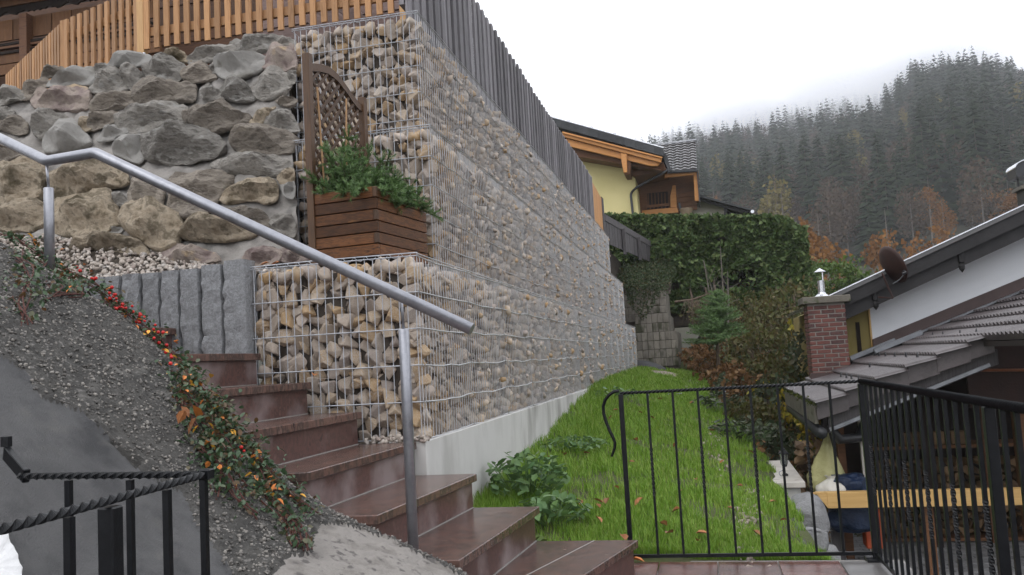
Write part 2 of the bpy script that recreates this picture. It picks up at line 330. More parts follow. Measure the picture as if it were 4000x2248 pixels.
def scatter(pts, size, base=LEAF, faces=LEAFF, tilt=1.2, jit=.4):
    n = len(pts); R = rots(n, tilt); s = size * RNG.uniform(1 - jit, 1 + jit, n)
    v = np.einsum('nij,kj->nki', R, base) * s[:, None, None] + np.asarray(pts)[:, None, :]
    k = len(base); f = faces[None] + (np.arange(n) * k)[:, None, None]
    return v.reshape(-1, 3), f.reshape(-1, faces.shape[1])
def hull_mesh(name, n, flat=(1, 1, 1), bevel=0., mat_=None, seed=0):
    r = random.Random(seed); bm = bmesh.new()
    for _ in range(n):
        p = Vector((r.gauss(0, 1), r.gauss(0, 1), r.gauss(0, 1))).normalized()
        q = [math.copysign(abs(c) ** .8, c) for c in p]
        bm.verts.new([q[i] * flat[i] * r.uniform(.88, 1.08) for i in range(3)])
    g = bmesh.ops.convex_hull(bm, input=list(bm.verts))
    bmesh.ops.delete(bm, geom=[e for e in set(g['geom_interior'] + g['geom_unused']) if isinstance(e, bmesh.types.BMVert)], context='VERTS')
    if bevel: bmesh.ops.bevel(bm, geom=list(bm.edges), offset=bevel, segments=1, affect='EDGES')
    bmesh.ops.triangulate(bm, faces=list(bm.faces))
    me = bpy.data.meshes.new(name); bm.to_mesh(me); bm.free()
    if mat_: me.materials.append(mat_)
    return me
def mesh_np(me):
    v = np.zeros(len(me.vertices) * 3, np.float32); me.vertices.foreach_get('co', v)
    f = np.zeros(len(me.loops), np.int32); me.loops.foreach_get('vertex_index', f)
    return v.reshape(-1, 3), f.reshape(-1, 3)
def many(name, metas, pts, scl, m, parent=None, kind='stuff', tilt=math.pi):
    """joins copies of triangle meshes into one object"""
    pts = np.asarray(pts, float); n = len(pts); which = RNG.integers(0, len(metas), n); VV, FF, k = [], [], 0
    scl = np.broadcast_to(np.asarray(scl, float), (n, 3)) if np.ndim(scl) != 1 else np.repeat(np.asarray(scl, float)[:, None], 3, 1)
    for j, me in enumerate(metas):
        bv, bf = mesh_np(me) if not isinstance(me, tuple) else me
        ix = np.where(which == j)[0]
        if not len(ix): continue
        R = rots(len(ix), tilt)
        v = np.einsum('nij,nkj->nki', R, bv[None] * scl[ix][:, None, :]) + pts[ix][:, None, :]
        f = bf[None] + (np.arange(len(ix)) * len(bv))[:, None, None] + k
        VV.append(v.reshape(-1, 3)); FF.append(f.reshape(-1, 3)); k += len(ix) * len(bv)
    return raw(name, np.concatenate(VV), np.concatenate(FF), m, parent, kind)
def nz3(x, y, z, o=4): return mnoise.fractal(Vector((x, y, z)), 1., 2., o)
def grid(nu, nv, fn):
    v = [fn(i / (nu - 1), j / (nv - 1)) for j in range(nv) for i in range(nu)]
    f = [(j * nu + i, j * nu + i + 1, (j + 1) * nu + i + 1, (j + 1) * nu + i) for j in range(nv - 1) for i in range(nu - 1)]
    return v, f
# ================================================================== GROUND AND TERRAIN
g = MB(); g.box(-900, 900, -300, 1000, -3.2, -3.0); struct('ground', g, M_soil)
def sm(a, b, t): t = min(1, max(0, (t - a) / (b - a))); return t * t * (3 - 2 * t)
def lawn_z(x, y):
    zw = np.interp(y, [3, 4.6, 5.4, 7.7, 8.4, 9.3, 10.5, 11.5, 13, 19.5, 24], [-.02, .02, .22, .36, .42, .51, .60, .68, .72, .76, .95])
    zr = np.interp(y, [3, 4.8, 6, 8, 11, 13, 16, 20, 24], [-.02, -.05, -.06, -.10, -.02, .12, .32, .58, 1.2])
    xe = np.interp(y, [3, 11, 13, 20, 24], [.52, .46, .30, -.2, -.4])
    t = np.clip((x + 1.52) / (xe + 1.52), 0, 1.0)
    z = zw + (zr - zw) * (t * .75 + .25 * t * t)
    return z + np.where(x > xe, -(x - xe) * .45, 0)
def bank_z(x, y):
    b = np.interp(y, [8, 10.5, 12, 15, 19, 22, 26], [-1.0, -.75, -.35, .35, 1.15, 1.75, 2.3])
    return b
def land_z(x, y):
    xe = np.interp(y, [3, 11, 13, 20, 24], [.52, .46, .30, -.2, -.4])
    l = lawn_z(x, y); b = np.maximum(bank_z(x, y), -1.0)
    if y < 10.6: return l if x < xe + .12 else max(-1.0, l - (x - xe) * 2)
    k = sm(xe - .1, xe + .7, x)
    return l * (1 - k) + max(b, -.9) * k
def lf(u, v):
    y = 4.53 + v * 21; x = -1.56 + u * 5.6
    return (x, y, land_z(x, y) + .02 * nz3(x * 3, y * 3, 0))
v, f = grid(70, 150, lf); g = MB(); g.add(v, f); struct('lawn_slope', g, M_grassg, True)
g = MB(); g.box(-14, -2.08, 6.5, 60, 2.6, 3.62); g.box(-14, -5.6, 5.6, 6.5, 2.6, 3.4); struct('upper_terrace', g, M_soil)
g = MB()
v, f = grid(30, 20, lambda u, q: (-16 + u * 34, 23.6 + q * 40, 4.05 + q * .8 - (3.4 + q * .8) * sm(.53, .55, u) + .05 * nz3(u * 9, q * 9, 3)))
g.add(v, f); struct('house_garden', g, M_grassg, True)
g = MB(); g.box(-.2, 9, 6.6, 12, -1.05, -.93); struct('yard', g, M_soil)

# ================================================================== GABION WALLS
STONES = [hull_mesh('stone_shape', 12, (random.uniform(.85, 1.3), random.uniform(.8, 1.05), random.uniform(.65, 1.0)), .05, M_stone, i) for i in range(18)]
FILL = [hull_mesh('fill_shape', 11, (random.uniform(.85, 1.2), random.uniform(.75, 1.0), random.uniform(.7, .95)), 0, None, 50 + i) for i in range(12)]
YEND = [19.6, 19.5, 18.9]
def packed(u0, u1, w0, w1, c):
    """jittered hexagonal layout on a face"""
    P = []; r = 0; z = w0 + c * .45
    while z < w1 - c * .25:
        x = u0 + c * (.45 if r % 2 else .95)
        while x < u1 - c * .2:
            P.append((x + random.uniform(-.2, .2) * c, z + random.uniform(-.18, .18) * c)); x += c * random.uniform(.9, 1.12)
        z += c * .83; r += 1
    return P
def gabion(ti, label, x1, y0, z0, ztop):
    t = thing('gabion_wall', label, 'gabion wall', (x1 - .5, y0 + .5, z0), 'stone filled gabion tiers of the long retaining wall')
    x0, ye = x1 - 1.0, YEND[ti]; r = .0028
    def zl(k): return ztop - .2 * k
    # front panel
    m = MB(); nv = 20
    for i in range(nv + 1):
        x = x1 - .012 - i * .0485; m.tube([(x, y0 - r, z0), (x, y0 - r, ztop)], r, 4, False)
    for k in range(6): m.tube([(x0 - .004, y0 - 2.6 * r, zl(k)), (x1 + .01, y0 - 2.6 * r, zl(k))], r * 1.15, 5)
    m.tube([(x0, y0 - .012, ztop + .012), (x0 + .4, y0 + .002, ztop + .02), (x1 + .012, y0 - .008, ztop + .016)], r * 1.2, 5)
    sp = [(x0 + j * .012, y0 + .012 * math.cos(j * 1.1), ztop + .006 + .013 * math.sin(j * 1.1)) for j in range(int(1 / .012))]
    m.tube(sp, r * .6, 4, False)
    m.build('mesh_panel', M_wire, t)
    # left end panel
    m = MB()
    for i in range(1, 21): m.tube([(x0, y0 + i * .05, z0), (x0, y0 + i * .05, ztop)], r, 4, False)
    for k in range(6): m.tube([(x0 - r, y0, zl(k)), (x0 - r, y0 + 1, zl(k))], r, 4)
    m.build('mesh_panel', M_wire, t)
    # long face, one panel to a metre
    y = y0; j = 0; r = .0026
    while y < ye - .05:
        y2 = min(y + 1.0, ye); m = MB(); off = random.uniform(-.006, .006); n = max(1, int(round((y2 - y) / .05)))
        for i in range(n + 1):
            q = y + (y2 - y) * i / n + (.004 if i == 0 else 0); bul = .014 * math.sin(math.pi * i / n) + off
            m.tube([(x1 + bul * .3 + r, q, z0), (x1 + bul + r, q, (z0 + ztop) / 2), (x1 + bul * .3 + r, q, ztop)], r, 4, False)
        for k in range(6):
            pts = [(x1 + .3 * off + (.014 * math.sin(math.pi * a / 6)) * (.4 if k in (0, 5) else 1) + 2.6 * r, y + (y2 - y) * a / 6,
                    zl(k) - random.uniform(.006, .018) * math.sin(math.pi * a / 6)) for a in range(7)]
            m.tube(pts, r * 1.55, 4, False)
            m.tube([(x1 + .008, y - .012, zl(k) + .012), (x1 + .014, y + .012, zl(k) - .01)], r * 1.3, 4)
        m.tube([(x1 + .006, y, ztop + .012), (x1 + .02, (y + y2) / 2, ztop + .004), (x1 + .006, y2, ztop + .012)], r * 1.2, 4, False)
        m.build('mesh_panel', M_wire2, t); y = y2; j += 1
    # inside
    g = MB(); g.box(x0 + .07, x1 - .08, y0 + .07, ye - .05, z0 + .01, ztop - .05); g.build('core', M_core, t)
    # stones one can pick apart: the front face and the near part of the long face
    c = .088; fr = packed(x0, x1, z0 - .02, ztop - .01, c)
    cand = [(V3((u, y0 + .058 + random.uniform(-.014, .016), z)), 1) for u, z in fr]
    lg = packed(y0, ye, z0 - .02, ztop - .01, c); lg.sort()
    cand += [(V3((x1 - .058 + random.uniform(-.02, .018), u, z)), 0) for u, z in lg]
    for p, _ in cand[:300]:
        s = .060 * random.uniform(.72, 1.25)
        inst('stone', random.choice(STONES), t, p, (random.uniform(0, 6.28), random.uniform(0, 6.28), random.uniform(0, 6.28)), (s, s, s))
    rest = [p for p, _ in cand[300:]]
    # second layer, left end and the ledge on top
    back = [V3((u, y0 + .11, z)) for u, z in packed(x0 + .03, x1 - .03, z0, ztop, .08)]
    back += [V3((x1 - .105, u, z)) for u, z in packed(y0 + .03, ye, z0, ztop, .095)]
    back += [V3((x0 + .045, u, z)) for u, z in packed(y0, y0 + 1, z0, ztop, c)]
    back += [V3((u, q, ztop - .05)) for u, q in packed(x1 - .3, x1 - .02, y0, ye, .09)] + [V3((u, q, ztop - .055)) for u, q in packed(x0, x1 - .3, y0, y0 + 1.1, .09)]
    # a few stones bulging out between the wires of the long face
    P = V3(rest + back); s = .057 * RNG.uniform(.75, 1.2, len(P))
    many('stone_fill', FILL, P, s, M_fill, t)
    bul = [V3((x1 + random.uniform(-.03, .010), random.uniform(y0 + .4, ye - .1), random.uniform(z0 + .05, ztop - .05))) for _ in range(700)]
    many('bulging_stones', FILL, V3(bul), .040 * RNG.uniform(.45, 1.25, len(bul)), M_fill, t)
    return t
gabion(0, 'lowest gabion tier beside the red granite steps with the planter on it', -1.52, 4.505, .711, 1.711)
gabion(1, 'middle gabion tier behind the wooden planter box', -1.72, 5.503, 1.716, 2.716)
gabion(2, 'topmost gabion tier directly under the grey board fence', -1.909, 5.932, 2.721, 3.712)

t = thing('footing_wall', 'smooth pale concrete footing wall under the lowest gabion', 'concrete wall', (-1.6, 9, .3))
for a, b in ((4.47, 6.9), (6.904, 9.9), (9.904, 12.0), (12.03, 13.4)):
    g = MB(); g.box(-1.78, -1.497, a, b, -.5, .703); g.build('wall_panel', M_conc, t, bevel=.006)

# ================================================================== STAIRS
RISE = .175
nose = [(-.40, -.70), (-.895, -.985), (-1.22, -1.315), (-1.545, -1.605), (-1.85, -1.865), (-2.14, -2.15), (-2.44, -2.45), (-2.97, -2.98), (-3.28, -3.28), (-3.6, -3.6)]
YA, YB = 3.27, 4.445
t = thing('granite_stairs', 'polished red granite stairs climbing left past the gabion wall', 'stairs', (-1.5, 3.9, 0))
for i in range(9):
    xr, xl = nose[i]; nr, nl = nose[i + 1]; z = RISE * (i + 1)
    yb = YB - (.0 if i != 0 else 0)
    def poly(dr, dl, er, el): return [(xr - dr, yb), (nr - er, yb), (nl - el, YA), (xl - dl, YA)]
    g = MB(); P = poly(0, 0, .032, .032); g.prism([(a, b) for a, b in P[::-1]], 2, z - .038, z); g.build('tread', M_red, t, bevel=.003)
    g = MB(); Q = [(xr - .028, yb - .004), (xr - .05, yb - .004), (xl - .05, YA + .004), (xl - .028, YA + .004)]
    g.prism(Q[::-1], 2, z - RISE + .004, z - .0385); g.build('riser', M_riser, t)
    g = MB(); Q = [(xr - .0505, yb - .006), (nr - .05, yb - .006), (nl - .05, YA + .006), (xl - .0505, YA + .006)]
    g.prism(Q[::-1], 2, -.3, z - .0385); g.build('step_core', M_riser, t)
    g = MB(); g.prism([(xr - .022, yb - .008), (xr - .028, yb - .008), (xl - .028, YA + .004), (xl - .022, YA + .004)][::-1], 2, z - RISE, z - RISE + .004); g.build('mortar_joint', M_joint, t)
g = MB(); g.bar((-.62, 4.44, .1755), (-.93, 3.4, .1755), .006, .002); g.build('mortar_joint', M_joint, t)
# small pebbles where the gabion meets the fourth tread
P = [(random.uniform(-1.84, -1.5), random.uniform(4.44, 4.52), .70 + random.uniform(0, .03)) for _ in range(110)]
many('pebbles', FILL, V3(P), .015 * RNG.uniform(.6, 1.3, 110), M_peb, None)
bpy.data.objects['pebbles']['category'] = 'pebbles'; bpy.data.objects['pebbles']['label'] = 'pink white pebbles between fourth stair tread and gabion'

# ================================================================== GRANITE PALISADES AND GRAVEL BED
t = thing('palisade_edging', 'row of upright grey split granite palisades behind the upper steps', 'palisade wall', (-3.2, 4.5, 1.2))
edges = [-2.512, -2.669, -2.814, -2.947, -3.081, -3.208, -3.337, -3.449, -3.56, -3.68, -3.80]
for i in range(10):
    a, b = edges[i + 1] + .007, edges[i] - .007; zt = 1.735 + (.03 if i == 0 else .012 if i == 1 else 0) + random.uniform(-.006, .006)
    yo = random.uniform(-.012, .012); g = MB(); n, mz = 5, 14
    def side(u, w):
        ang = u * 2 * math.pi; c, s_ = math.cos(ang), math.sin(ang); k = 1 / max(abs(c), abs(s_))
        k = k * .55 + .45 * min(k, 1.25)
        x = (a + b) / 2 + (b - a) / 2 * c * min(k, 1.3); y = 4.51 + yo + .065 * s_ * min(k, 1.3); z = .9 + (zt - .9) * w
        d = .006 * nz3(x * 22 + i, y * 22, z * 22); return (x + d, y + d * 1.6, z)
    v, f = grid(25, 24, side); g.add(v, f)
    top = [v[-25 + q] for q in range(24)]; g.add(top + [((a + b) / 2, 4.51 + yo, zt + .008)], [(q, (q + 1) % 24, 24) for q in range(24)])
    g.build('palisade', M_granite, t)
def grav_z(x, y): return 1.70 + max(0, y - 4.5) * np.interp(x, [-6, -4.6, -3.9, -3.4, -2.9, -2.5], [.64, .60, .48, .34, .14, .06]) + max(0, -x - 3.5) * .03 + .012 * nz3(x * 4, y * 4, 1)
v, f = grid(40, 24, lambda u, q: (-6.2 + u * 3.65, 3.3 + q * 2.2, grav_z(-6.2 + u * 3.65, 3.3 + q * 2.2) - .012 - (.75 if (-6.2 + u * 3.65) > -3.55 and 3.3 + q * 2.2 < 4.5 else 0)))
g = MB(); g.add(v, f); struct('gravel_base', g, M_soil)
P = []
while len(P) < 5200:
    x, y = random.uniform(-5.6, -2.55), random.uniform(3.3, 5.35)
    if y < 4.56 and x > -3.75: continue
    P.append((x, y, grav_z(x, y) + random.uniform(-.004, .012)))
o = many('gravel', FILL, V3(P), .0165 * RNG.uniform(.55, 1.45, len(P)), M_peb)
for p in ((3, 3), ):
    pass

# ================================================================== BOULDER WALL
WT = .5                                     # batter of the wall: metres back per metre up
def wallpt(sx, sy):
    d = ray(sx, sy)                         # plane y = 5.0 + WT*(z-1.7), leaning back into the bank
    k = (5.0 + WT * (EYE - 1.7)) / (d[1] - WT * d[2]); return CAM + d * k
WU = V3([1., 0, 0]); WV = V3([0, WT, 1.]) / math.hypot(1, WT); WN = np.cross(WU, WV)   # out of the wall, towards the stairs
wall = thing('boulder_wall', 'wall of big mortared boulders below the orange slat railing', 'stone wall', (-4, 5.2, 1.6))
OFF = {'A': (0, 150), 'B': (560, 120), 'C': (0, 440), 'D': (560, 420), 'E': (0, 700), 'F': (560, 700)}
ST = '''A l 770,700 850,640 1130,540 1370,465 1440,500 1460,680 1380,740 1200,720 960,760 800,760
A b 650,650 720,590 760,500 850,465 970,480 1025,550 960,580 800,600 700,640
A p 520,960 580,860 700,820 850,830 1000,790 1120,770 1340,800 1385,870 1370,970 1330,1090 1200,1130 960,1110 640,1120 560,1060
A g 1420,760 1480,680 1560,560 1690,480 1800,450 1860,530 1890,640 1960,720 1990,790 1900,830 1740,880 1560,870 1440,830
A g 1880,530 1980,460 2080,500 2200,550 2190,700 2100,820 2020,770 1960,650
A l 1690,430 1850,350 1990,270 2130,240 2280,265 2350,330 2280,400 2140,435 1980,420 1780,440
A g 1480,500 1540,430 1620,415 1670,460 1610,530 1530,560
A g -60,950 0,890 80,850 90,780 200,790 340,850 360,930 240,960 120,1000 30,1060 -60,1070
A b 360,850 440,760 520,680 600,690 700,650 760,720 660,800 520,900 400,930
A b 1470,1120 1480,1030 1560,960 1760,900 1960,870 2080,880 2130,960 2100,1020 1960,1060 1740,1110 1600,1120
C g 530,110 600,40 800,10 1000,60 1060,110 960,180 830,250 760,340 640,400 560,330
A g -80,1130 0,1120 140,1110 210,1180 190,1270 100,1340 -80,1420
C s 705,480 760,370 850,270 1000,180 1120,135 1210,190 1260,290 1370,390 1400,470 1290,520 1040,580 760,610 715,560
C b 1390,190 1400,60 1620,20 1860,20 1800,140 1620,200 1490,270 1430,240
C g 1850,110 1930,40 2150,-20 2450,-80 2732,-137 2872,-57 2952,3 2942,150 2852,160 2632,170 2432,260 2252,330 2000,310 1900,220
D b 690,190 720,100 880,40 1100,-10 1330,-10 1480,110 1680,190 1600,240 1330,320 1080,400 880,375 850,290 720,240
D t 1690,210 1900,60 2040,20 1960,120 1900,230 1780,290
D g 1910,200 2000,90 2180,50 2290,90 2370,230 2420,330 2300,400 2100,330 1960,290
D g 30,590 80,500 250,400 420,350 650,370 960,390 1100,430 1200,500 1230,600 1225,670 1080,730 880,780 620,850 420,830 120,820 40,750
D b 1370,430 1450,350 1640,310 1900,310 2100,350 2300,440 2400,490 2330,570 2260,700 2000,700 1750,700 1600,710 1500,660 1410,560
D g 1100,930 1200,820 1400,760 1700,770 2050,760 2200,820 2270,900 2160,1030 2050,1070 1750,1050 1500,1040 1300,1000
D t 2140,1100 2200,1020 2330,1000 2340,1120 2310,1180 2180,1190
D b 480,1140 560,1060 760,1080 1000,1020 1200,1040 1390,1110 1300,1230 1180,1400 1100,1480 960,1640 800,1706 560,1680 370,1560 440,1380 430,1250
F t 1270,330 1290,240 1400,150 1700,60 1960,40 2060,130 2040,310 1880,380 1700,300 1500,350 1350,370
C t -60,1000 60,880 250,740 380,680 560,780 680,870 720,1000 640,1150 620,1340 400,1400 200,1380 0,1460 -60,1300
C t 820,1120 860,1020 950,940 1160,840 1400,740 1600,760 1780,830 1900,890 1980,1080 1850,1140 1600,1170 1380,1210 1180,1290 940,1370 830,1330
E t 830,370 1000,330 1260,260 1480,170 1690,150 1710,280 1780,400 1850,520 1830,600 1920,690 1740,800 1500,880 1200,890 1000,850 830,780
E t -60,560 60,470 200,380 350,400 560,350 640,400 700,560 640,740 400,790 100,800 -60,740
E t 1860,590 1960,460 2150,420 2440,430 2620,480 2800,560 2830,700 2790,870 2740,1010 2600,1090 2400,1080 2200,950 2000,800 1900,680
E t 1100,1090 1250,950 1500,910 1800,880 2000,900 2160,960 2230,1080 2290,1170 2200,1220 1800,1190 1400,1160 1150,1130
C b 2000,1370 2060,1170 2130,1010 2350,1090 2560,1210 2520,1380 2440,1560 2310,1570 2100,1530 2000,1450
F t 580,880 640,780 760,680 900,590 1060,560 1200,620 1400,720 1600,790 1740,850 1600,910 1350,950 1000,960 700,930
F b 1330,470 1600,480 1850,530 1960,660 1990,760 1850,800 1640,740 1450,650 1300,560
F p 290,1230 380,1110 560,1050 800,1100 1000,1130 1120,1220 1150,1270 900,1310 600,1350 300,1370
F p 1600,1250 1680,1180 1860,1090 1990,1080 2120,1160 2110,1260 1980,1330 1850,1340 1680,1370 1620,1350
F p 2140,1180 2200,1120 2350,1130 2500,1230 2560,1260 2450,1310 2260,1290 2150,1250
B g 30,580 60,490 250,470 470,510 590,550 660,620 600,700 530,780 330,790 120,740 40,680
B b 650,650 740,580 870,500 960,540 1050,640 1130,740 900,790 720,790 650,740
B t 280,440 340,370 420,310 530,295 640,380 750,440 700,490 530,490 380,480
B g 730,460 880,360 1000,320 1150,310 1210,290 1290,260 1400,310 1430,350 1250,390 1150,460 960,490 800,530
B g 1420,300 1430,210 1500,145 1560,190 1760,160 1960,120 2090,85 2160,120 2080,230 1960,310 1800,330 1650,350 1470,330
B l 1150,540 1170,440 1240,400 1480,365 1780,390 1920,420 1880,540 1800,620 1650,680 1480,740 1260,740 1170,640
B p 1890,570 1920,440 2020,310 2120,250 2340,230 2370,400 2370,590 2200,600 2000,600
B g 2100,190 2200,140 2340,150 2340,220 2200,220
B g 1740,930 1790,830 1900,700 2100,610 2220,680 2290,800 2260,900 2160,1010 1980,1050 1800,1050
B g 1220,920 1400,830 1560,830 1680,940 1740,1030 1640,1100 1400,1090 1260,1030
B g 920,920 1040,850 1100,930 1220,990 1240,1080 1040,1080 930,1040
B b -160,900 -60,810 100,830 400,850 640,830 780,860 760,960 740,1090 500,1110 200,1140 -20,1160 -120,1060
B g 1040,600 1080,560 1130,580 1140,650 1080,660
C l 1560,440 1620,330 1700,230 1820,210 1950,270 1970,330 1800,360 1780,410
C s 1800,640 1940,440 2150,370 2290,400 2280,640 2160,780 2000,720
C b 0,150 180,50 300,80 400,170 400,300 250,330 100,280 20,250
C b -60,560 100,530 380,640 200,720 0,780 -60,760
E g 1780,230 1900,240 1990,350 1930,400 1830,390
F l 2180,100 2330,60 2360,130 2350,280 2230,250
C t 1240,200 1260,90 1380,80 1400,180 1430,270 1300,270
E l 1740,800 1800,760 1900,790 1850,840 1760,850
B g 2240,740 2340,600 2370,640 2370,780 2310,800
B b 2110,1100 2300,1060 2380,1100 2320,1190 2180,1160
F g 2010,680 2100,600 2300,580 2360,700 2350,880 2200,850 2060,780'''
SMAT = {'l': M_bl, 'b': M_bb, 'p': M_bp, 'g': M_bg, 't': M_bt, 's': M_bl}
def resample(P, n):
    P = np.asarray(P); Q = np.vstack([P, P[:1]])
    for _ in range(2):                              # round the corners a little
        A = Q[:-1] * .82 + Q[1:] * .18; B = Q[:-1] * .18 + Q[1:] * .82
        Q = np.stack([A, B], 1).reshape(-1, P.shape[1]); Q = np.vstack([Q, Q[:1]])
    d = np.concatenate([[0], np.cumsum(np.linalg.norm(np.diff(Q, axis=0), axis=1))]); tt = np.linspace(0, d[-1], n + 1)[:-1]
    return np.stack([np.interp(tt, d, Q[:, k]) for k in range(P.shape[1])], 1)
for si, ln in enumerate(ST.split('\n')):
    a = ln.split(); ox, oy = OFF[a[0]]
    P = V3([wallpt(ox + float(q.split(',')[0]) / 4.022, oy + float(q.split(',')[1]) / 4.022) for q in a[2:]])
    n = 48; O = resample(P, n); c = O.mean(0); su, sv = np.ptp(O @ WU), np.ptp(O @ WV); size = math.sqrt(max(su, .05) * max(sv, .05))
    O = c + (O - c) * (1 + .048 / size)
    h = min(.17, size * .36 + .02) * random.uniform(.85, 1.2); sd = si * 3.7; fl = {'s': .4, 'l': .6}.get(a[1], 1.)
    rs_ = random.Random(si + 5); planes = []                  # cleft faces: the stone is the lowest of a few tilted planes
    for k in range(9 if a[1] != 's' else 5):
        an = k * 2 * math.pi / (9 if a[1] != 's' else 5) + rs_.uniform(-.4, .4); sl = rs_.uniform(.7, 1.7) * h / size; off = rs_.uniform(1.0, 1.5) * h
        planes.append((math.cos(an) * sl * 2 * size / su, math.sin(an) * sl * 2 * size / sv * (1.35 if math.sin(an) < 0 else .9), off))
    planes.append((rs_.uniform(-.2, .2) * h / size, rs_.uniform(.15, .6) * h / size, h * .92)); planes.append((rs_.uniform(-.5, .5) * h / size, rs_.uniform(-.2, .5) * h / size, h * 1.0))
    rings = [(1.0, -.12), (1.02, -.03), (1.0, .45), (.965, .75), (.90, .92), (.80, 1), (.69, 1), (.58, 1), (.47, 1), (.36, 1), (.25, 1), (.14, 1)]; vs = []
    for s_, hh in rings:
        for q in O:
            e = c + (q - c) * s_; rel = e - c; u_, v_ = rel @ WU, rel @ WV
            top = max(min(o_ - x_ * u_ - y_ * v_ for x_, y_, o_ in planes), .10 * h)
            lift = hh * size * .5 if hh < 0 else top * hh
            p = e + WN * lift
            if hh > -.05:
                d1 = nz3(p[0] * 6 + sd, p[1] * 6, p[2] * 8, 4) * .22 * h * fl
                pl = abs(((p[2] * 3.3 + p[0] * .8 + .30 * nz3(p[0] * 3, p[2] * 3, sd)) * 3.0) % 1 - .5)
                d2 = (pl - .25) * .16 * h * fl * (1 if a[1] in 'gb' else .4)
                d3 = nz3(p[0] * 22, p[1] * 22 + sd, p[2] * 28, 4) * .010 * fl
                p = p + WN * (d1 + d2 + d3) + (WU * d3 + WV * d1 * .3) * 1.2
            vs.append(p)
    vs.append(c + WN * min(h, min(o_ for _, _, o_ in planes))); R_ = len(rings)
    fs = [(r * n + k, r * n + (k + 1) % n, (r + 1) * n + (k + 1) % n, (r + 1) * n + k) for r in range(R_ - 1) for k in range(n)]
    fs += [((R_ - 1) * n + k, (R_ - 1) * n + (k + 1) % n, R_ * n) for k in range(n)]
    g = MB(); g.add(vs, fs); o = g.build('boulder', SMAT[a[1]], wall)
    bm = bmesh.new(); bm.from_mesh(o.data); bmesh.ops.recalc_face_normals(bm, faces=bm.faces); bm.to_mesh(o.data); bm.free()
    o.data.polygons.foreach_set('use_smooth', [True] * len(o.data.polygons)); o.data.set_sharp_from_angle(angle=math.radians(38))
TOPL = V3([wallpt(*q) for q in ((-150, 365), (0, 345), (120, 350), (250, 295), (420, 262), (560, 240), (700, 225), (850, 205), (960, 215), (1060, 190), (1180, 165))])
def mort(u, q):
    zq = 1.45 + q * 2.3; xr = -.4925 * (5.0 + WT * (zq - 1.7)) - .01
    x = -7.4 + u * (xr + 7.4); ztop = np.interp(x, TOPL[:, 0], TOPL[:, 2]) - .06; z = 1.45 + q * (ztop - 1.45)
    b = .05 * nz3(x * 2.2, z * 2.6, 9) + .03 * nz3(x * 7, z * 8, 4, 3) + .010 * nz3(x * 22, z * 22, 4) - .042
    p = V3([x, 5.0 + WT * (z - 1.7), z]) + WN * b; return tuple(p)
v, f = grid(190, 120, mort); g = MB(); g.add(v, f); g.build('mortar_bed', M_mortar, wall, smooth=True)
g = MB(); g.prism([(5.5, 1.4), (7.2, 1.4), (7.2, 3.5), (6.0, 3.4)], 0, -7.6, -2.95); struct('backfill', g, M_soil)

# ================================================================== SLAT RAILING ABOVE THE BOULDERS
t = thing('slat_railing', 'orange brown vertical slat railing along the top of the boulder wall', 'slat fence', (-4.5, 6.35, 3.9))
P2, P1, P0 = V3([-4.52, 6.35]), V3([-5.60, 6.73]), V3([-7.16, 7.73])
ZT = 4.49
def run(a, b, n, z0, z1, thick=.022, w_=.05):
    d = (b - a) / n; u = d / np.linalg.norm(d); nn = V3([-u[1], u[0]])
    if nn[1] < 0: nn = -nn
    for i in range(n):
        c = a + d * (i + .6); zz = z0 + random.uniform(-.008, .008); g = MB()
        g.obox((c[0], c[1], (zz + z1) / 2), (*(u * w_ / 2), 0), (*(nn * thick / 2), 0), (0, 0, (z1 - zz) / 2)); g.build('slat', M_slat, t, bevel=.002)
    for zb in (z0 + .16, z1 - .16):
        g = MB(); g.bar((*(a + nn * .032), zb), (*(b + nn * .032), zb), .035, .075); g.build('rail', M_slat, t)
run(P2, V3([-2.12, 6.35]), 25, 3.925, 5.1)
run(P2, P1, 11, 3.80, ZT); run(P1, P0, 22, 3.5, ZT)
for p, m_ in ((P2 + V3([.0, .0]), M_post), (P1, M_slat)):
    g = MB(); g.box(p[0] - .032, p[0] + .032, p[1] - .015, p[1] + .05, 3.86 if m_ is M_post else 3.6, 5.1 if m_ is M_post else ZT); g.build('post', m_, t, bevel=.003)
g = MB(); g.tube([(P2[0] + .03, 6.345, 3.72), (P2[0] + .03, 6.345, 3.90)], .012, 8); g.build('metal_foot', M_zinc, t)
g = MB(); g.box(-2.16, -2.07, 6.28, 6.32, 3.70, 5.1); g.build('post', M_post, t, bevel=.003)

# ================================================================== BROWN CHALET BEHIND THE SLATS
t = thing('chalet', 'dark brown timber chalet with carved balcony behind the slat railing', 'house', (-6, 10, 3.6))
for i in range(11):
    g = MB(); z = 3.3 + i * .24; g.box(-13, -4.3, 9.2 + .012 * (i % 2), 9.3, z, z + .232); g.build('plank', M_chal, t)
g = MB(); g.box(-13, -4.4, 9.31, 12, 3.2, 7); g.build('wall', M_black, t)
for i in range(8):
    g = MB(); z = 3.45 + i * .2; g.box(-4.28, -2.3, 7.9 + .012 * (i % 2), 7.98, z, z + .192); g.build('plank', M_mauve, t)
g = MB(); g.box(-4.28, -2.3, 7.99, 8.6, 3.3, 6.6); g.build('wall', M_black, t)
g = MB(); g.box(-4.3, -2.2, 7.3, 7.6, 3.55, 3.86); g.build('sill', M_black, t)
for i in range(4):
    x = -3.05 + i * .19; g = MB(); g.bar((x - .75, 7.25, 4.75), (x + .35, 7.25, 3.85), .035, .10, (0, 0, 1)); g.build('stair_stringer', M_mauve, t)
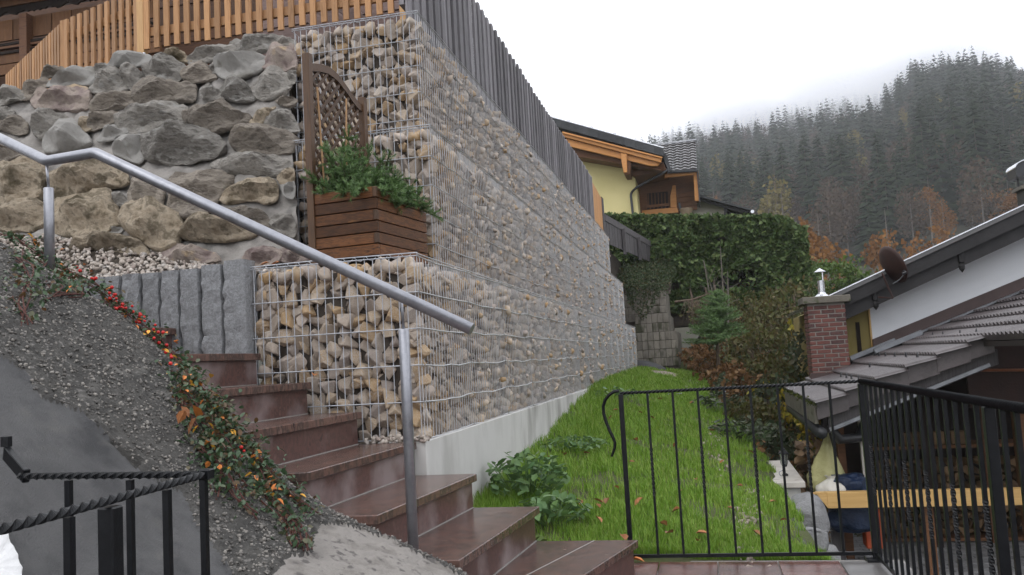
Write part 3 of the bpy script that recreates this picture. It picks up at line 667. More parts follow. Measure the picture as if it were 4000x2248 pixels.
# balcony front at the upper left
for i in range(16):
    x = -10.2 + i * .27; g = MB(); g.box(x, x + .255, 8.5, 8.53, 5.25, 5.50); g.build('balcony_board', M_chalo, t)
g = MB(); g.box(-10.4, -5.6, 8.42, 8.47, 5.63, 5.74); g.build('fascia', M_chalo, t)
sc = [(-10.4, 5.63)] + [(-10.4 + k * .04, 5.545 + .022 * math.sin(k * .9) * (1 if k % 3 else -.4)) for k in range(121)] + [(-5.6, 5.63)]
g = MB(); g.prism([(a, b) for a, b in sc], 1, 8.44, 8.46); g.build('scalloped_trim', M_black, t)
for z, m_ in ((5.20, M_black), (5.165, M_chal), (5.10, M_black)):
    g = MB(); g.box(-10.4, -5.9, 8.46, 8.52, z - .028, z); g.build('rail', m_, t)
for i in range(2):
    g = MB(); z = 4.96 - i * .13; g.box(-10.4, -5.8, 8.48, 8.53, z, z + .118); g.build('balcony_beam', M_chalo, t)
for x in (-7.55, -9.0):
    g = MB(); g.box(x - .05, x + .05, 8.40, 8.50, 4.9, 5.5); g.build('carved_post', M_chal, t)
g = MB(); g.box(-10.4, -5.6, 8.1, 8.6, 5.742, 5.80); g.build('roof_edge', M_capc, t)

# ================================================================== GREY BOARD FENCE ON THE GABIONS
t = thing('board_fence', 'tall weathered grey board fence on top of the gabion wall', 'wooden fence', (-1.98, 11, 3.66))
y = 5.95; i = 0
while y < 16.95:
    w_ = random.uniform(.082, .11); xo = -1.985 + (.012 if i % 2 else -.006) + random.uniform(-.004, .004); zt = 4.665 + random.uniform(-.012, .014) + .02 * math.sin(y * .9)
    g = MB(); hw = w_ / 2
    g.prism([(y, 3.64), (y + w_ - .005, 3.64), (y + w_ - .005, zt - .02), (y + w_ * .75, zt), (y + w_ * .25, zt), (y, zt - .02)], 0, xo - .011, xo + .011)
    g.build('board', M_grey, t); y += w_ * .97; i += 1
for zb in (3.85, 4.4):
    g = MB(); g.bar((-2.03, 5.95, zb), (-2.03, 16.9, zb), .04, .09); g.build('rail', M_grey, t)
t = thing('fence_patch', 'short stretch of new orange boards at the end of the grey fence', 'wooden fence', (-1.98, 17.8, 3.66))
for i in range(12):
    y = 17.0 + i * .128; zt = 4.60 - .006 * i; g = MB(); g.box(-1.995, -1.972, y, y + .122, 3.5, zt); g.build('board', M_new, t)
g = MB(); g.box(-2.0, -1.96, 18.55, 18.85, 3.3, 4.56); g.build('end_post', M_dkw, t)

# ================================================================== PLANTER WITH TRELLIS
PL = V3([-2.27, 4.78]); du, dv = V3([math.cos(-.14), math.sin(-.14)]), V3([-math.sin(-.14), math.cos(-.14)])
def pp(a, b, z): q = PL + du * a + dv * b; return (q[0], q[1], z)
t = thing('planter', 'brown slatted wooden planter box with tall curved trellis on the lower gabion', 'planter', (*PL, 1.73))
PW, PD, Z0, Z1 = .455, .66, 1.765, 2.175; hh = (Z1 - Z0) / 6
def pbox(a0, a1, b0, b1, z0, z1, name, m_, bev=.003):
    g = MB(); c = pp((a0 + a1) / 2, (b0 + b1) / 2, (z0 + z1) / 2)
    g.obox(c, (*(du * (a1 - a0) / 2), 0), (*(dv * (b1 - b0) / 2), 0), (0, 0, (z1 - z0) / 2)); return g.build(name, m_, t, bevel=bev)
for i in range(6):
    za, zb = Z0 + i * hh + .002, Z0 + (i + 1) * hh - .003; e = .024 if i % 2 else 0
    pbox(.03, PW - e, 0, .024, za, zb, 'plank', M_plant)
    pbox(PW - .024, PW, 0 if i % 2 else .026, PD, za, zb, 'plank', M_plant)
    pbox(.03, PW - .03, PD - .024, PD, za, zb, 'plank', M_plant)
    if e: pbox(PW - .0235, PW + .001, -.002, .0245, za + .001, zb - .001, 'end_grain', M_lath)
pbox(.005, .03, .03, PD - .03, Z0, Z1, 'side_board', M_plant)
pbox(.03, PW - .03, .03, PD - .03, Z0 + .01, Z1 - .05, 'soil', M_soil, 0)
pbox(-.014, .034, -.012, .032, 1.72, 3.055, 'trellis_post', M_plpost)
pbox(-.014, .034, PD - .02, PD + .026, 1.72, 2.955, 'trellis_post', M_plpost)
CRV = [3.0, 3.005, 3.03, 3.045, 3.03, 2.985, 2.94, 2.905, 2.90]
def crv(b): return float(np.interp(b, [0, .05, .14, .24, .34, .44, .52, .60, .68], CRV))
g = MB(); n = 16
for s_ in range(n):
    b0, b1 = .05 + (PD - .07) * s_ / n, .05 + (PD - .07) * (s_ + 1) / n
    g.add([pp(-.012, b0, crv(b0) - .05), pp(.02, b0, crv(b0) - .05), pp(.02, b0, crv(b0)), pp(-.012, b0, crv(b0)),
           pp(-.012, b1, crv(b1) - .05), pp(.02, b1, crv(b1) - .05), pp(.02, b1, crv(b1)), pp(-.012, b1, crv(b1))],
          [(0, 4, 5, 1), (1, 5, 6, 2), (2, 6, 7, 3), (3, 7, 4, 0)])
g.build('top_rail', M_plpost, t)
zlo = 2.17
for sgn in (1, -1):
    for k in range(-10, 18):
        # lath: z = z0k + sgn*1.0*b
        zk = zlo - .6 + k * .085; seg = []
        for q in range(61):
            b = .05 + (PD - .09) * q / 60; z = zk + sgn * 1.0 * (b - PD / 2) + PD / 2
            if zlo <= z <= crv(b) - .02: seg.append((b, z))
        if len(seg) > 6:
            (b0, z0), (b1, z1) = seg[0], seg[-1]; a = .010 if sgn > 0 else -.004
            g = MB(); g.bar(pp(a, b0, z0), pp(a, b1, z1), .009, .019, (du[0], du[1], 0) if 0 else (0, 0, 1)); g.build('lath', M_lath, t)
for (b0, z0, b1, z1) in ((.12, 2.1, .08, 2.86), (.36, 2.1, .42, 2.88), (.5, 2.1, .4, 2.7)):
    g = MB(); g.tube([pp(.035, b0, z0), pp(.03, b1, z1)], .006, 6); g.build('cane', M_cane, t)
t = thing('conifer_shrub', 'low bushy green spruce growing in the wooden planter', 'shrub', (*PL, 2.15))
def needles(segs, per, ln, name, m_, parent, kind='stuff'):
    V, F = [], []; k = 0
    for a, b in segs:
        a, b = V3(a), V3(b); d = (b - a); l = np.linalg.norm(d); d /= l; n = int(per * l) + 2
        tt = RNG.uniform(0, 1, n); base = a + (b - a) * tt[:, None]
        rd = RNG.normal(size=(n, 3)); rd -= (rd @ d)[:, None] * d; rd /= np.linalg.norm(rd, axis=1)[:, None]
        tip = base + (rd * .8 + d * .75) * (ln * RNG.uniform(.7, 1.2, n))[:, None]
        sd = np.cross(rd, d) * .0022 * (ln / .02)
        v = np.stack([base - sd, base + sd, tip], 1).reshape(-1, 3); V.append(v); F.append(np.arange(len(v)).reshape(-1, 3) + k); k += len(v)
    return raw(name, np.concatenate(V), np.concatenate(F), m_, parent, kind)
segs, stems = [], MB()
for i in range(110):
    a0, b0 = random.uniform(.10, .40), random.uniform(.08, .58); ang = random.uniform(0, 6.28); L_ = random.uniform(.12, .26)
    up = random.uniform(.05, 1.0); p = V3(pp(a0, b0, 2.13)); d = V3([math.cos(ang) * .8, math.sin(ang) * .8, up]); d /= np.linalg.norm(d)
    if a0 < .2: L_ *= 1.25; d[2] += .35
    if a0 > .3 and i % 5 == 0: d = V3([.75, random.uniform(-.5, .2), random.uniform(-.05, .45)])
    pts = [p + d * L_ * q / 5 + V3([0, 0, -.10 * (q / 5) ** 2 * L_ * 3 * (1 - min(1, up))]) for q in range(6)]
    if min((q[:2] - PL) @ du for q in pts) < .03: continue
    stems.tube(pts, .003, 4, False)
    for q in range(5):
        segs.append((pts[q], pts[q + 1]))
        for _ in range(3):
            e = d + RNG.normal(size=3) * .7; e /= np.linalg.norm(e); segs.append((pts[q + 1], pts[q + 1] + e * random.uniform(.04, .09)))
for b0, hgt in ((.22, .50), (.3, .44), (.15, .38), (.38, .36)):
    p = V3(pp(.17, b0, 2.13)); pts = [p + V3([.02 * math.sin(q), 0, hgt * q / 6]) for q in range(7)]
    for q in range(6):
        segs.append((pts[q], pts[q + 1]))
        for _ in range(5):
            e = V3([*RNG.normal(size=2), .3]); e /= np.linalg.norm(e); segs.append((pts[q], pts[q] + e * (.13 - .015 * q)))
stems.build('branches', M_stem, t); needles(segs, 560, .026, 'needles', M_conif, t)

# ================================================================== HANDRAIL
t = thing('handrail', 'galvanised steel pipe handrail on two posts beside the stairs', 'handrail', (-1.2, 3.3, .35))
def fillet(P, r=.05, k=5):
    P = [V3(p, float) for p in P]; o = [P[0]]
    for i in range(1, len(P) - 1):
        a = P[i] + (P[i - 1] - P[i]) / np.linalg.norm(P[i - 1] - P[i]) * r; b = P[i] + (P[i + 1] - P[i]) / np.linalg.norm(P[i + 1] - P[i]) * r
        for q in range(k + 1): s_ = q / k; o.append((1 - s_) ** 2 * a + 2 * s_ * (1 - s_) * P[i] + s_ * s_ * b)
    return o + [P[-1]]
hr = [(-.868, 3.20, 1.232), (-2.525, 3.215, 2.105), (-2.80, 3.25, 2.105), (-3.25, 3.42, 2.32), (-3.9, 3.62, 2.62)]
P = fillet(hr, .014); g = MB(); g.tube(P, .0235, 18); o = g.build('rail', M_galv, t, smooth=False)
for p in o.data.polygons: p.use_smooth = len(p.vertices) == 4
for (x, y, zb, zt, zr) in ((-1.18, 3.30, .33, 1.255, 1.40), (-2.80, 3.26, 1.55, 1.985, 2.09)):
    g = MB(); g.tube([(x, y, zb), (x, y, zt - .003), (x, y, zt)], .0215, 18, rr=[.0215, .0215, .0195]); o = g.build('post', M_galv, t)
    for p in o.data.polygons: p.use_smooth = len(p.vertices) == 4
    g = MB(); g.tube([(x, y, zt - .005), (x, y - .012, zr)], .006, 10); g.build('pin', M_galv, t, smooth=True)
# ================================================================== SLOPING CONCRETE FLANK BESIDE THE STAIRS
RX = [-4.4, -3.5, -3.07, -2.82, -2.34, -1.92, -1.62, -1.45, -1.2, -.95, -.7, -.5, -.2]
RZ = [2.55, 2.05, 1.80, 1.67, 1.38, 1.00, .69, .575, .47, .36, .18, .04, -.1]
def prof(x): return float(np.interp(x, RX, RZ))
def flank_z(x, y):
    z = prof(x) - .05 * max(0, 3.0 - y) * (1 if x < -1.2 else .3)
    return z - .10 * max(0, (y - 3.06) / .2) ** 2
PATCH = [V3(q) for q in ((-40, 1380), (90, 1450), (150, 1560), (330, 1625), (470, 1760), (560, 1850), (700, 1920), (760, 2050), (900, 2248), (960, 2400), (-60, 2500), (-200, 1900))]
LIGHT = [V3(q) for q in ((1050, 2248), (1130, 2200), (1210, 2130), (1230, 2050), (1400, 2060), (1520, 2110), (1640, 2170), (1900, 2300), (1800, 2600), (1000, 2500))]
WHITE = [V3(q) for q in ((-200, 1960), (0, 2066), (45, 2110), (85, 2190), (120, 2260), (140, 2400), (-200, 2500))]
BAND = [V3(q) for q in ((0, 1540), (150, 1590), (380, 1690), (560, 1800), (520, 1850), (330, 1780), (120, 1650), (0, 1600))]
def inside(p, poly):
    c = False; n = len(poly)
    for i in range(n):
        a, b = poly[i], poly[i - 1]
        if (a[1] > p[1]) != (b[1] > p[1]) and p[0] < (b[0] - a[0]) * (p[1] - a[1]) / (b[1] - a[1]) + a[0]: c = not c
    return c
def pix(P):
    P = V3(P) - CAM; d = P @ FW; return (2000 + FPX * (P @ RI) / d, 1124 - FPX * (P @ UP) / d)
FX0, FX1, FY0, FY1 = -4.4, -.35, 1.2, 3.275
def region(x, y):                     # the three finishes of the slope, by where they lie on it
    p = pix((x, y, flank_z(x, y))); e = 22 * nz3(x * 7, y * 7, 5); q = (p[0] + e, p[1] + 1.2 * e)
    return 2 if inside(q, LIGHT) else 1 if inside(q, PATCH) else 0
nu, nv = 500, 250; VS, REG = [], []
for j in range(nv):
    for i in range(nu):
        x, y = FX0 + (FX1 - FX0) * i / (nu - 1), FY0 + (FY1 - FY0) * j / (nv - 1); r = region(x, y)
        z = flank_z(x, y) + .012 * nz3(x * 3, y * 3, 2)
        if r == 0 and inside(pix((x, y, z)), BAND): z -= .028 + .02 * nz3(x * 9, y * 9, 1)
        if r == 0: z += .009 * nz3(x * 24, y * 24, 7, 3) + .012 * max(0, nz3(x * 70, y * 70, 3, 2)) + .008
        elif r == 2: z += .010 * nz3(x * 14, y * 14, 7, 4)
        else: z += .004 * nz3(x * 14, y * 14, 7, 5) - .012 * max(0, nz3(x * 5, y * 5, 11, 2) - .28)
        VS.append((x, y, z)); REG.append(r)
FS = [(j * nu + i, j * nu + i + 1, (j + 1) * nu + i + 1, (j + 1) * nu + i) for j in range(nv - 1) for i in range(nu - 1)]
k0 = (nv - 1) * nu
for i in range(nu - 1):               # the edge towards the steps
    FS.append((k0 + i, k0 + i + 1, nu * nv + i + 1, nu * nv + i))
VS += [(VS[k0 + i][0], VS[k0 + i][1] + .003, VS[k0 + i][2] - .6) for i in range(nu)]
g = MB(); g.add(VS, FS); o = struct('concrete_slope', g, M_slope)
o.data.materials.append(M_patch); o.data.materials.append(M_light); o.data.materials.append(M_white)
for p in o.data.polygons: p.material_index = REG[min(p.vertices[0], nu * nv - 1)] if p.vertices[0] < nu * nv else 0
for p in o.data.polygons:
    p.use_smooth = p.material_index != 0
P = []
while len(P) < 24000:
    x, y = random.uniform(-4.2, -.9), random.uniform(1.7, 3.27)
    if region(x, y): continue
    P.append((x, y, flank_z(x, y) + .010 + .012 * nz3(x * 3, y * 3, 2) + random.uniform(-.004, .005)))
many('slope_grit', FILL, V3(P), .0040 * RNG.uniform(.4, 2.0, len(P)), M_grit)

# ---- ground cover along its upper edge
t = thing('ground_cover', 'trailing cotoneaster with red berries along the edge of the concrete slope', 'ground cover', (-2, 3.1, 1))
def onslope(sx, sy):
    d = ray(sx, sy); lo, hi = .8, 8.
    for k in range(60):
        m_ = (lo + hi) / 2; q = CAM + d * m_
        if q[2] < flank_z(q[0], q[1]) or q[1] > 3.3: hi = m_
        else: lo = m_
    return CAM + d * lo
PATHS = [((10, 935), (130, 985), (230, 1060), (330, 1120), (430, 1180), (520, 1260), (610, 1340), (690, 1430), (760, 1520), (830, 1600), (900, 1690), (960, 1760), (1020, 1840), (1090, 1910), (1160, 1980), (1230, 2030)),
         ((60, 1000), (110, 1060), (80, 1140), (95, 1230), (110, 1290)), ((150, 1040), (230, 1150), (170, 1190)), ((250, 1100), (300, 1180), (200, 1170)),
         ((700, 1480), (740, 1560), (760, 1640), (850, 1750), (900, 1850), (970, 1930), (1060, 2010), (1150, 2070)), ((800, 1620), (830, 1760), (840, 1900), (850, 1970)),
         ((780, 1560), (900, 1700), (1000, 1850), (1080, 1950)), ((1000, 1900), (1080, 2000), (1130, 2080), (1150, 2160)), ((1040, 1950), (1140, 2050), (1190, 2110), (1205, 2170)),
         ((720, 1500), (700, 1590), (760, 1700)), ((860, 1650), (780, 1780), (900, 1960), (1000, 2040))]
WID = [.032, .04, .045, .038, .045, .035, .045, .02, .022, .022, .045]
DEN = [1150, 190, 170, 130, 640, 240, 620, 70, 70, 80, 330]
LP, st = [], MB(); YL, BR, OR, RB = [], [], [], []
for pa, wd, dn in zip(PATHS, WID, DEN):
    pts = [onslope(*q) + V3([0, 0, .022]) for q in pa]
    P3 = V3(pts); d = np.concatenate([[0], np.cumsum(np.linalg.norm(np.diff(P3, axis=0), axis=1))])
    for k in range(4):
        tt = np.linspace(0, d[-1], 26); q = np.stack([np.interp(tt, d, P3[:, c]) for c in range(3)], 1)
        ph = random.uniform(0, 9)
        q = q + np.stack([np.sin(tt * 9 + ph + k), np.cos(tt * 11 + ph), .5 * np.sin(tt * 13 + ph * 2)], 1) * wd * .55
        st.tube(q, .0028, 4, False)
    for k in range(dn):
        s_ = random.uniform(0, d[-1]); q = V3([np.interp(s_, d, P3[:, c]) for c in range(3)]) + V3([random.gauss(0, wd), random.gauss(0, wd), abs(random.gauss(0, wd * .32))])
        q[2] = max(q[2], flank_z(q[0], min(q[1], 3.27)) + .015); LP.append(q)
    YL.append((P3, d, wd))
st.build('stems', M_twig, t)
v, f = scatter(V3(LP), .0235, tilt=1.0); raw('foliage', v, f, M_coto, t, 'stuff')
LM = {}
for nm, m_ in (('yellow_leaf', M_yel), ('orange_leaf', M_ora), ('brown_leaf', M_brl)):
    me = bpy.data.meshes.new(nm); me.from_pydata([tuple(p) for p in LEAF * V3([1, 1, 2.2])], [], [tuple(q) for q in LEAFF.tolist()]); me.materials.append(m_); LM[nm] = me
BM = bpy.data.meshes.new('berry'); bm = bmesh.new(); bmesh.ops.create_icosphere(bm, subdivisions=2, radius=1); bm.to_mesh(BM); bm.free(); BM.materials.append(M_berry)
for p in BM.polygons: p.use_smooth = True
for sx, sy, n in ((370, 1120, 3), (460, 1215, 8), (500, 1250, 10), (560, 1300, 8), (610, 1340, 5), (650, 1400, 4), (330, 1105, 3), (930, 1825, 3), (700, 1450, 3)):
    for _ in range(n):
        p = onslope(sx + random.gauss(0, 22), sy + random.gauss(0, 14)) + V3([0, -.02, random.uniform(.04, .075)])
        s_ = random.uniform(.0055, .0085); inst('berry', BM, t, p, (0, 0, 0), (s_, s_, s_))
LS = [('y', 130, 970), ('o', 145, 995), ('y', 160, 1010), ('o', 260, 1105), ('o', 250, 1085), ('y', 300, 1140), ('o', 325, 1160), ('o', 280, 1185), ('y', 500, 1275), ('o', 545, 1330), ('y', 590, 1350), ('y', 610, 1345), ('y', 575, 1360), ('o', 650, 1420), ('y', 660, 1425),
      ('o', 700, 1480), ('o', 730, 1530), ('y', 760, 1560), ('o', 880, 1620), ('o', 890, 1750), ('y', 835, 1720), ('o', 950, 1770), ('y', 960, 1790), ('o', 1000, 1840), ('y', 935, 1955), ('o', 1010, 1925), ('o', 1055, 1945), ('o', 1095, 1970), ('y', 860, 1600), ('o', 500, 1290), ('o', 205, 1040), ('y', 220, 1050)]
for _ in range(48):
    pa = random.choice(PATHS[:1] + PATHS[4:7]); k = random.randrange(len(pa) - 1); LS.append((random.choice('yooo'), pa[k][0] + random.gauss(0, 30), pa[k][1] + random.gauss(0, 30)))
for c, sx, sy in LS:
    p = onslope(sx, sy) + V3([0, -.015, .055]); s_ = random.uniform(.02, .038)
    inst('yellow_leaf' if c == 'y' else 'orange_leaf', LM['yellow_leaf' if c == 'y' else 'orange_leaf'], t, p, (random.uniform(.2, 1.1), random.uniform(-.6, .6), random.uniform(0, 6.28)), (s_, s_, s_))
FLG = 'fallen brown leaves'
def fallen(p, s_, rot, kind='brown_leaf', label='curled brown leaf lying on the grass slope', group='fallen leaves on the grass', n='fallen_leaf'):
    o = bpy.data.objects.new(n, LM[kind]); COL.objects.link(o); o.location = p; o.rotation_euler = rot; o.scale = (s_, s_, s_)
    tag(o, label, 'leaf', group); return o
for sx, sy, s_ in ((785, 1700, .085), (730, 1720, .06), (770, 1755, .07), (745, 1700, .05)):
    fallen(onslope(sx, sy) + V3([0, -.03, .085]), s_, (random.uniform(.6, 1.3), random.uniform(-.5, .5), random.uniform(0, 6)), 'brown_leaf' if s_ < .08 else 'orange_leaf',
           'large dry brown leaf caught in the cotoneaster beside the black railing', 'large leaves caught in the cotoneaster')

# ================================================================== LEFT WROUGHT IRON RAILING
def twisted(mb, p, q, r, tw, per=34):
    p, q = V3(p, float), V3(q, float); n = max(4, int(np.linalg.norm(q - p) * tw * 2.6)); mb.tube([p + (q - p) * k / n for k in range(n + 1)], r, 4, True, twist=tw)
def baluster(t, x, y, z0, z1, tw=False, s_=.0072, ang=0.):
    g = MB()
    if tw:
        a, b = z0 + (z1 - z0) * .36, z0 + (z1 - z0) * .66
        g.tube([(x, y, z0), (x, y, a)], s_ * 1.3, 4, rot=math.pi / 4 + ang); g.tube([(x, y, b), (x, y, z1)], s_ * 1.3, 4, rot=math.pi / 4 + ang)
        g.tube([(x, y, a + (b - a) * k / 26) for k in range(27)], s_ * 1.3, 4, False, twist=2 * math.pi * 2.5 / (b - a), rot=math.pi / 4 + ang)
    else: g.tube([(x, y, z0), (x, y, z1)], s_ * 1.3, 4, rot=math.pi / 4 + ang)
    return g.build('twisted_baluster' if tw else 'baluster', M_iron, t)
t = thing('stair_railing', 'black wrought iron railing with twisted top bars bolted to the dark concrete slope', 'railing', (-1.07, 1.69, 0))
cA, eA, eB = V3([-1.07, 1.69, .895]), V3([-1.60, 1.76, .895]), V3([-1.03, 1.0, .895])
g = MB(); twisted(g, cA, eA, .0085, 62); g.build('top_bar', M_iron, t)
g = MB(); twisted(g, cA + V3([.004, 0, .002]), eB, .009, 62); g.build('top_bar', M_iron, t)
g = MB(); g.box(-1.078, -1.05, 1.675, 1.70, .885, .908); g.build('corner_block', M_iron, t, bevel=.003)
g = MB(); q = atz(25, 1770, .945); g.bar(eA + V3([.02, 0, 0]), q, .016, .034); g.build('wall_bracket', M_iron, t, bevel=.002)
g = MB(); g.tube([V3(q) + V3([0, -.0, .015]), V3(q) + V3([0, -.0, .04])], .013, 6); g.build('bolt', M_iron, t)
def onB(sx, sy): p = atz(sx, sy, .89); return p
for sx, sy, tw, w_ in ((232, 2010, False, .0072), (637, 1905, False, .0072), (778, 1866, False, .0072)):
    p = onB(sx, sy); k = (p[1] - cA[1]) / (eB[1] - cA[1]); p = cA + (eB - cA) * k; baluster(t, p[0], p[1], -.02, .885, tw, w_)
p = onB(452, 1965); k = (p[1] - cA[1]) / (eB[1] - cA[1]); p = cA + (eB - cA) * k
g = MB(); g.box(p[0] - .016, p[0] + .016, p[1] - .016, p[1] + .016, -.05, .884); g.build('post', M_iron, t, bevel=.003)
for sx, tw in ((338, False), (562, True)):
    p = atz(sx, 1855, .89); k = (p[0] - cA[0]) / (eA[0] - cA[0]); p = cA + (eA - cA) * k; baluster(t, p[0], p[1], .3 if sx < 400 else .12, .885, tw)
t = thing('white_wall', 'white limewashed wall end in the lower left corner', 'wall', tuple(onslope(40, 2180)))
O = resample(V3([onslope(*q) for q in ((-160, 2020), (-60, 2052), (0, 2068), (26, 2096), (45, 2150), (70, 2205), (92, 2260), (110, 2420), (-160, 2420))]), 60); NN = V3([.57, -.1, .81]); vs = []
for k, q in enumerate(O): e = .007 * nz3(q[0] * 30, q[1] * 30, 3); vs.append(q + NN * .008 + V3([e, e, 0]))
n = len(vs); cc = sum(vs) / n; inn = [cc + (p - cc) * .96 + NN * .003 for p in vs]
g = MB(); g.add([p - NN * .06 for p in vs] + vs + inn + [cc + NN * .004], [(k, (k + 1) % n, n + (k + 1) % n, n + k) for k in range(n)] + [(n + k, n + (k + 1) % n, 2 * n + (k + 1) % n, 2 * n + k) for k in range(n)] + [(2 * n + k, 2 * n + (k + 1) % n, 3 * n) for k in range(n)]); g.build('render', M_white, t)

# ================================================================== LANDING
g = MB(); g.box(-2.0, .90, -2.5, 4.80, -.3, -.012); struct('landing', g, M_joint)
land = bpy.data.objects['landing']; ORG['landing'] = V3([0, 0, 0.])
for i in range(5):
    for j in range(9):
        x0 = -.62 + i * .302; y0 = 4.745 - (j + 1) * .302
        if x0 > .9: continue
        g = MB(); g.box(x0, x0 + .296, y0, y0 + .296, -.011, -.001 + random.uniform(-.001, .001)); g.build('tile', M_tgry if (i == 4 or (i == 3 and j > 0 and j % 2)) and i != 3 else M_tred, land, bevel=.002)

# ================================================================== GATE RAILING AND RIGHT RAILING
t = thing('end_railing', 'black wrought iron railing with scrolled left end standing before the lawn', 'railing', (.1, 4.765, 0))
YG = 4.765; c7 = lambda x, y: (1800 + x / 1.5277, 1300 + y / 1.5277)
g = MB(); twisted(g, (-.475, YG, .895), (.76, YG, .90), .0095, 70); g.build('top_bar', M_iron, t)
g = MB(); g.bar((-.46, YG, .022), (.76, YG, .03), .012, .018); g.build('bottom_bar', M_iron, t)
sp = [aty(*c7(*q), YG) for q in ((945, 348), (915, 352), (885, 372), (862, 402), (850, 440), (853, 485), (868, 535), (888, 585), (908, 625), (920, 655), (918, 690), (908, 718), (900, 740))]
g = MB(); g.tube(sp, .008, 4, True, rr=[.009] * 9 + [.008, .008, .007, .006]); g.build('scroll', M_iron, t)
xs = [aty(*c7(x, 420), YG)[0] for x in (1117, 1267, 1417, 1576, 1732, 1895)] + [aty(2900 + x / 1.707, 1400 + 300, YG)[0] for x in (430, 606)]
p0 = aty(*c7(957, 420), YG)[0]; g = MB(); g.box(p0 - .0125, p0 + .0125, YG - .0125, YG + .0125, -.03, .89); g.build('post', M_iron, t, bevel=.002)
for i, x in enumerate(xs): baluster(t, x, YG, .03, .893, i % 2 == 0, .0068)
for i in range(9):                      # rain drops hanging under the bar
    x = random.uniform(-.4, .6); inst('raindrop', BM, t, (x, YG - .004, .885 - .006), (0, 0, 0), (.003, .003, .004)).data = BM
dm = bpy.data.meshes.new('raindrop'); bm = bmesh.new(); bmesh.ops.create_icosphere(bm, subdivisions=1, radius=1); bm.to_mesh(dm); bm.free(); dm.materials.append(M_zinc)
for o in t.children:
    if o.name.startswith('raindrop'): o.data = dm
t = thing('side_railing', 'black wrought iron railing with ribbed top bar running towards the camera on the right', 'railing', (.8, 3, 0))
RA, RB_ = V3([.765, 4.75, .90]), V3([.86, .6, .90])
g = MB(); twisted(g, RA, RB_, .0155, 70); g.build('top_bar', M_iron, t)
g = MB(); g.bar(RA - V3([0, 0, .87]), RB_ - V3([0, 0, .87]), .012, .018); g.build('bottom_bar', M_iron, t)
n = 38
for i in range(n):
    p = RA + (RB_ - RA) * (i + .0) / (n - 1) * 1.0
    if i % 17 == 0:
        g = MB(); g.box(p[0] - .0155, p[0] + .0155, p[1] - .0155, p[1] + .0155, -.03, .888); g.build('post', M_iron, t, bevel=.002)
        if i == 0: g = MB(); g.box(p[0] - .05, p[0] + .05, p[1] - .05, p[1] + .05, -.012, .012); g.build('foot_plate', M_iron, t, bevel=.003)
    else: baluster(t, p[0], p[1], .03, .89, i % 3 == 1, .0072)

# ================================================================== LAWN
P = []
n = 150000; X = RNG.uniform(-1.52, .75, n); Y = 4.84 + 15.3 * RNG.uniform(0, 1, n) ** 1.75
xe = np.interp(Y, [3, 11, 13, 20, 24], [.56, .50, .36, -.1, -.4]); dens = np.array([nz3(a * 1.6, b * 1.6, 3, 3) for a, b in zip(X[::1], Y[::1])])
keep = (X < xe + .12 * dens) & ((RNG.uniform(0, 1, n) < .16) | (dens > -.28 + .46 * (X + 1.5) / 2.1 - .25 * (RNG.uniform(0, 1, n) > .6))); X, Y = X[keep], Y[keep]
Z = V3([land_z(a, b) + .02 * nz3(a * 3, b * 3, 0) for a, b in zip(X, Y)]); n = len(X)
hgt = RNG.uniform(.025, .072, n) * (1 + .5 * (X < -1.1)) * np.interp(Y, [4.6, 8, 20], [.9, 1.0, 1.25]); wd = .0032 * np.interp(Y, [4.6, 8, 20], [.8, 1.1, 2.6])
a = RNG.uniform(0, 6.28, n); bx, by = np.cos(a), np.sin(a); ln = RNG.uniform(.1, .8, n) * hgt
b0 = np.stack([X - by * wd, Y + bx * wd, Z - .005], 1); b1 = np.stack([X + by * wd, Y - bx * wd, Z - .005], 1)
m0 = np.stack([X + bx * ln * .35 - by * wd * .7, Y + by * ln * .35 + bx * wd * .7, Z + hgt * .6], 1); m1 = np.stack([X + bx * ln * .35 + by * wd * .7, Y + by * ln * .35 - bx * wd * .7, Z + hgt * .6], 1)
tp = np.stack([X + bx * ln, Y + by * ln, Z + hgt], 1); v = np.stack([b0, b1, m1, m0, tp], 1).reshape(-1, 3); k = np.arange(n)[:, None] * 5
raw('grass', v, np.concatenate([k + V3([[0, 1, 2]]), k + V3([[0, 2, 3]]), k + V3([[3, 2, 4]])]), M_grass, None, 'stuff')
def weed(name, label, x, y, r, n, size, m_, hh=.16, group=None, cat='weed'):
    z = land_z(x, y); t = thing(name, label, cat, (x, y, z), group); s_ = MB(); pts = []
    for i in range(n):
        a, q = random.uniform(0, 6.28), r * math.sqrt(random.random()); h = hh * random.uniform(.35, 1) * (1.15 - .5 * q / r); e = V3([x + q * math.cos(a), y + q * math.sin(a), z + h]); pts.append(e)
        if i % 3 == 0: s_.tube([(x + .3 * q * math.cos(a), y + .3 * q * math.sin(a), z - .01), e], .003, 4, False)
    v, f = scatter(V3(pts), size, tilt=.75); raw('leaves', v, f, m_, t, 'stuff'); s_.build('stems', M_weed, t); return t
weed('nettle_clump', 'broad leaved weed clump growing against the pale footing wall', -1.2, 5.6, .26, 230, .07, M_weed, .34)
weed('weed_clump', 'sprawling lobed weed clump on the grass behind the second step', -.98, 5.2, .24, 130, .075, M_weed, .17)
weed('weed_tuft', 'small light green weed tuft right beside the second step edge', -.98, 4.68, .08, 26, .075, M_lgreen, .14)
weed('footing_weeds', 'patch of low blue green weeds midway along the footing wall', -1.22, 7.6, .34, 190, .055, M_weed, .12)
weed('far_weeds', 'low weeds at the far end of the footing wall', -1.2, 11.0, .35, 80, .07, M_weed, .16)
weed('bank_weeds', 'pale green leafy weeds along the right rim of the lawn', .32, 10.6, .45, 240, .08, M_bram, .28)
weed('rim_weeds', 'dark leafy weeds at the foot of the brambles by the lawn rim', .15, 13.0, .5, 200, .09, M_bram, .3)
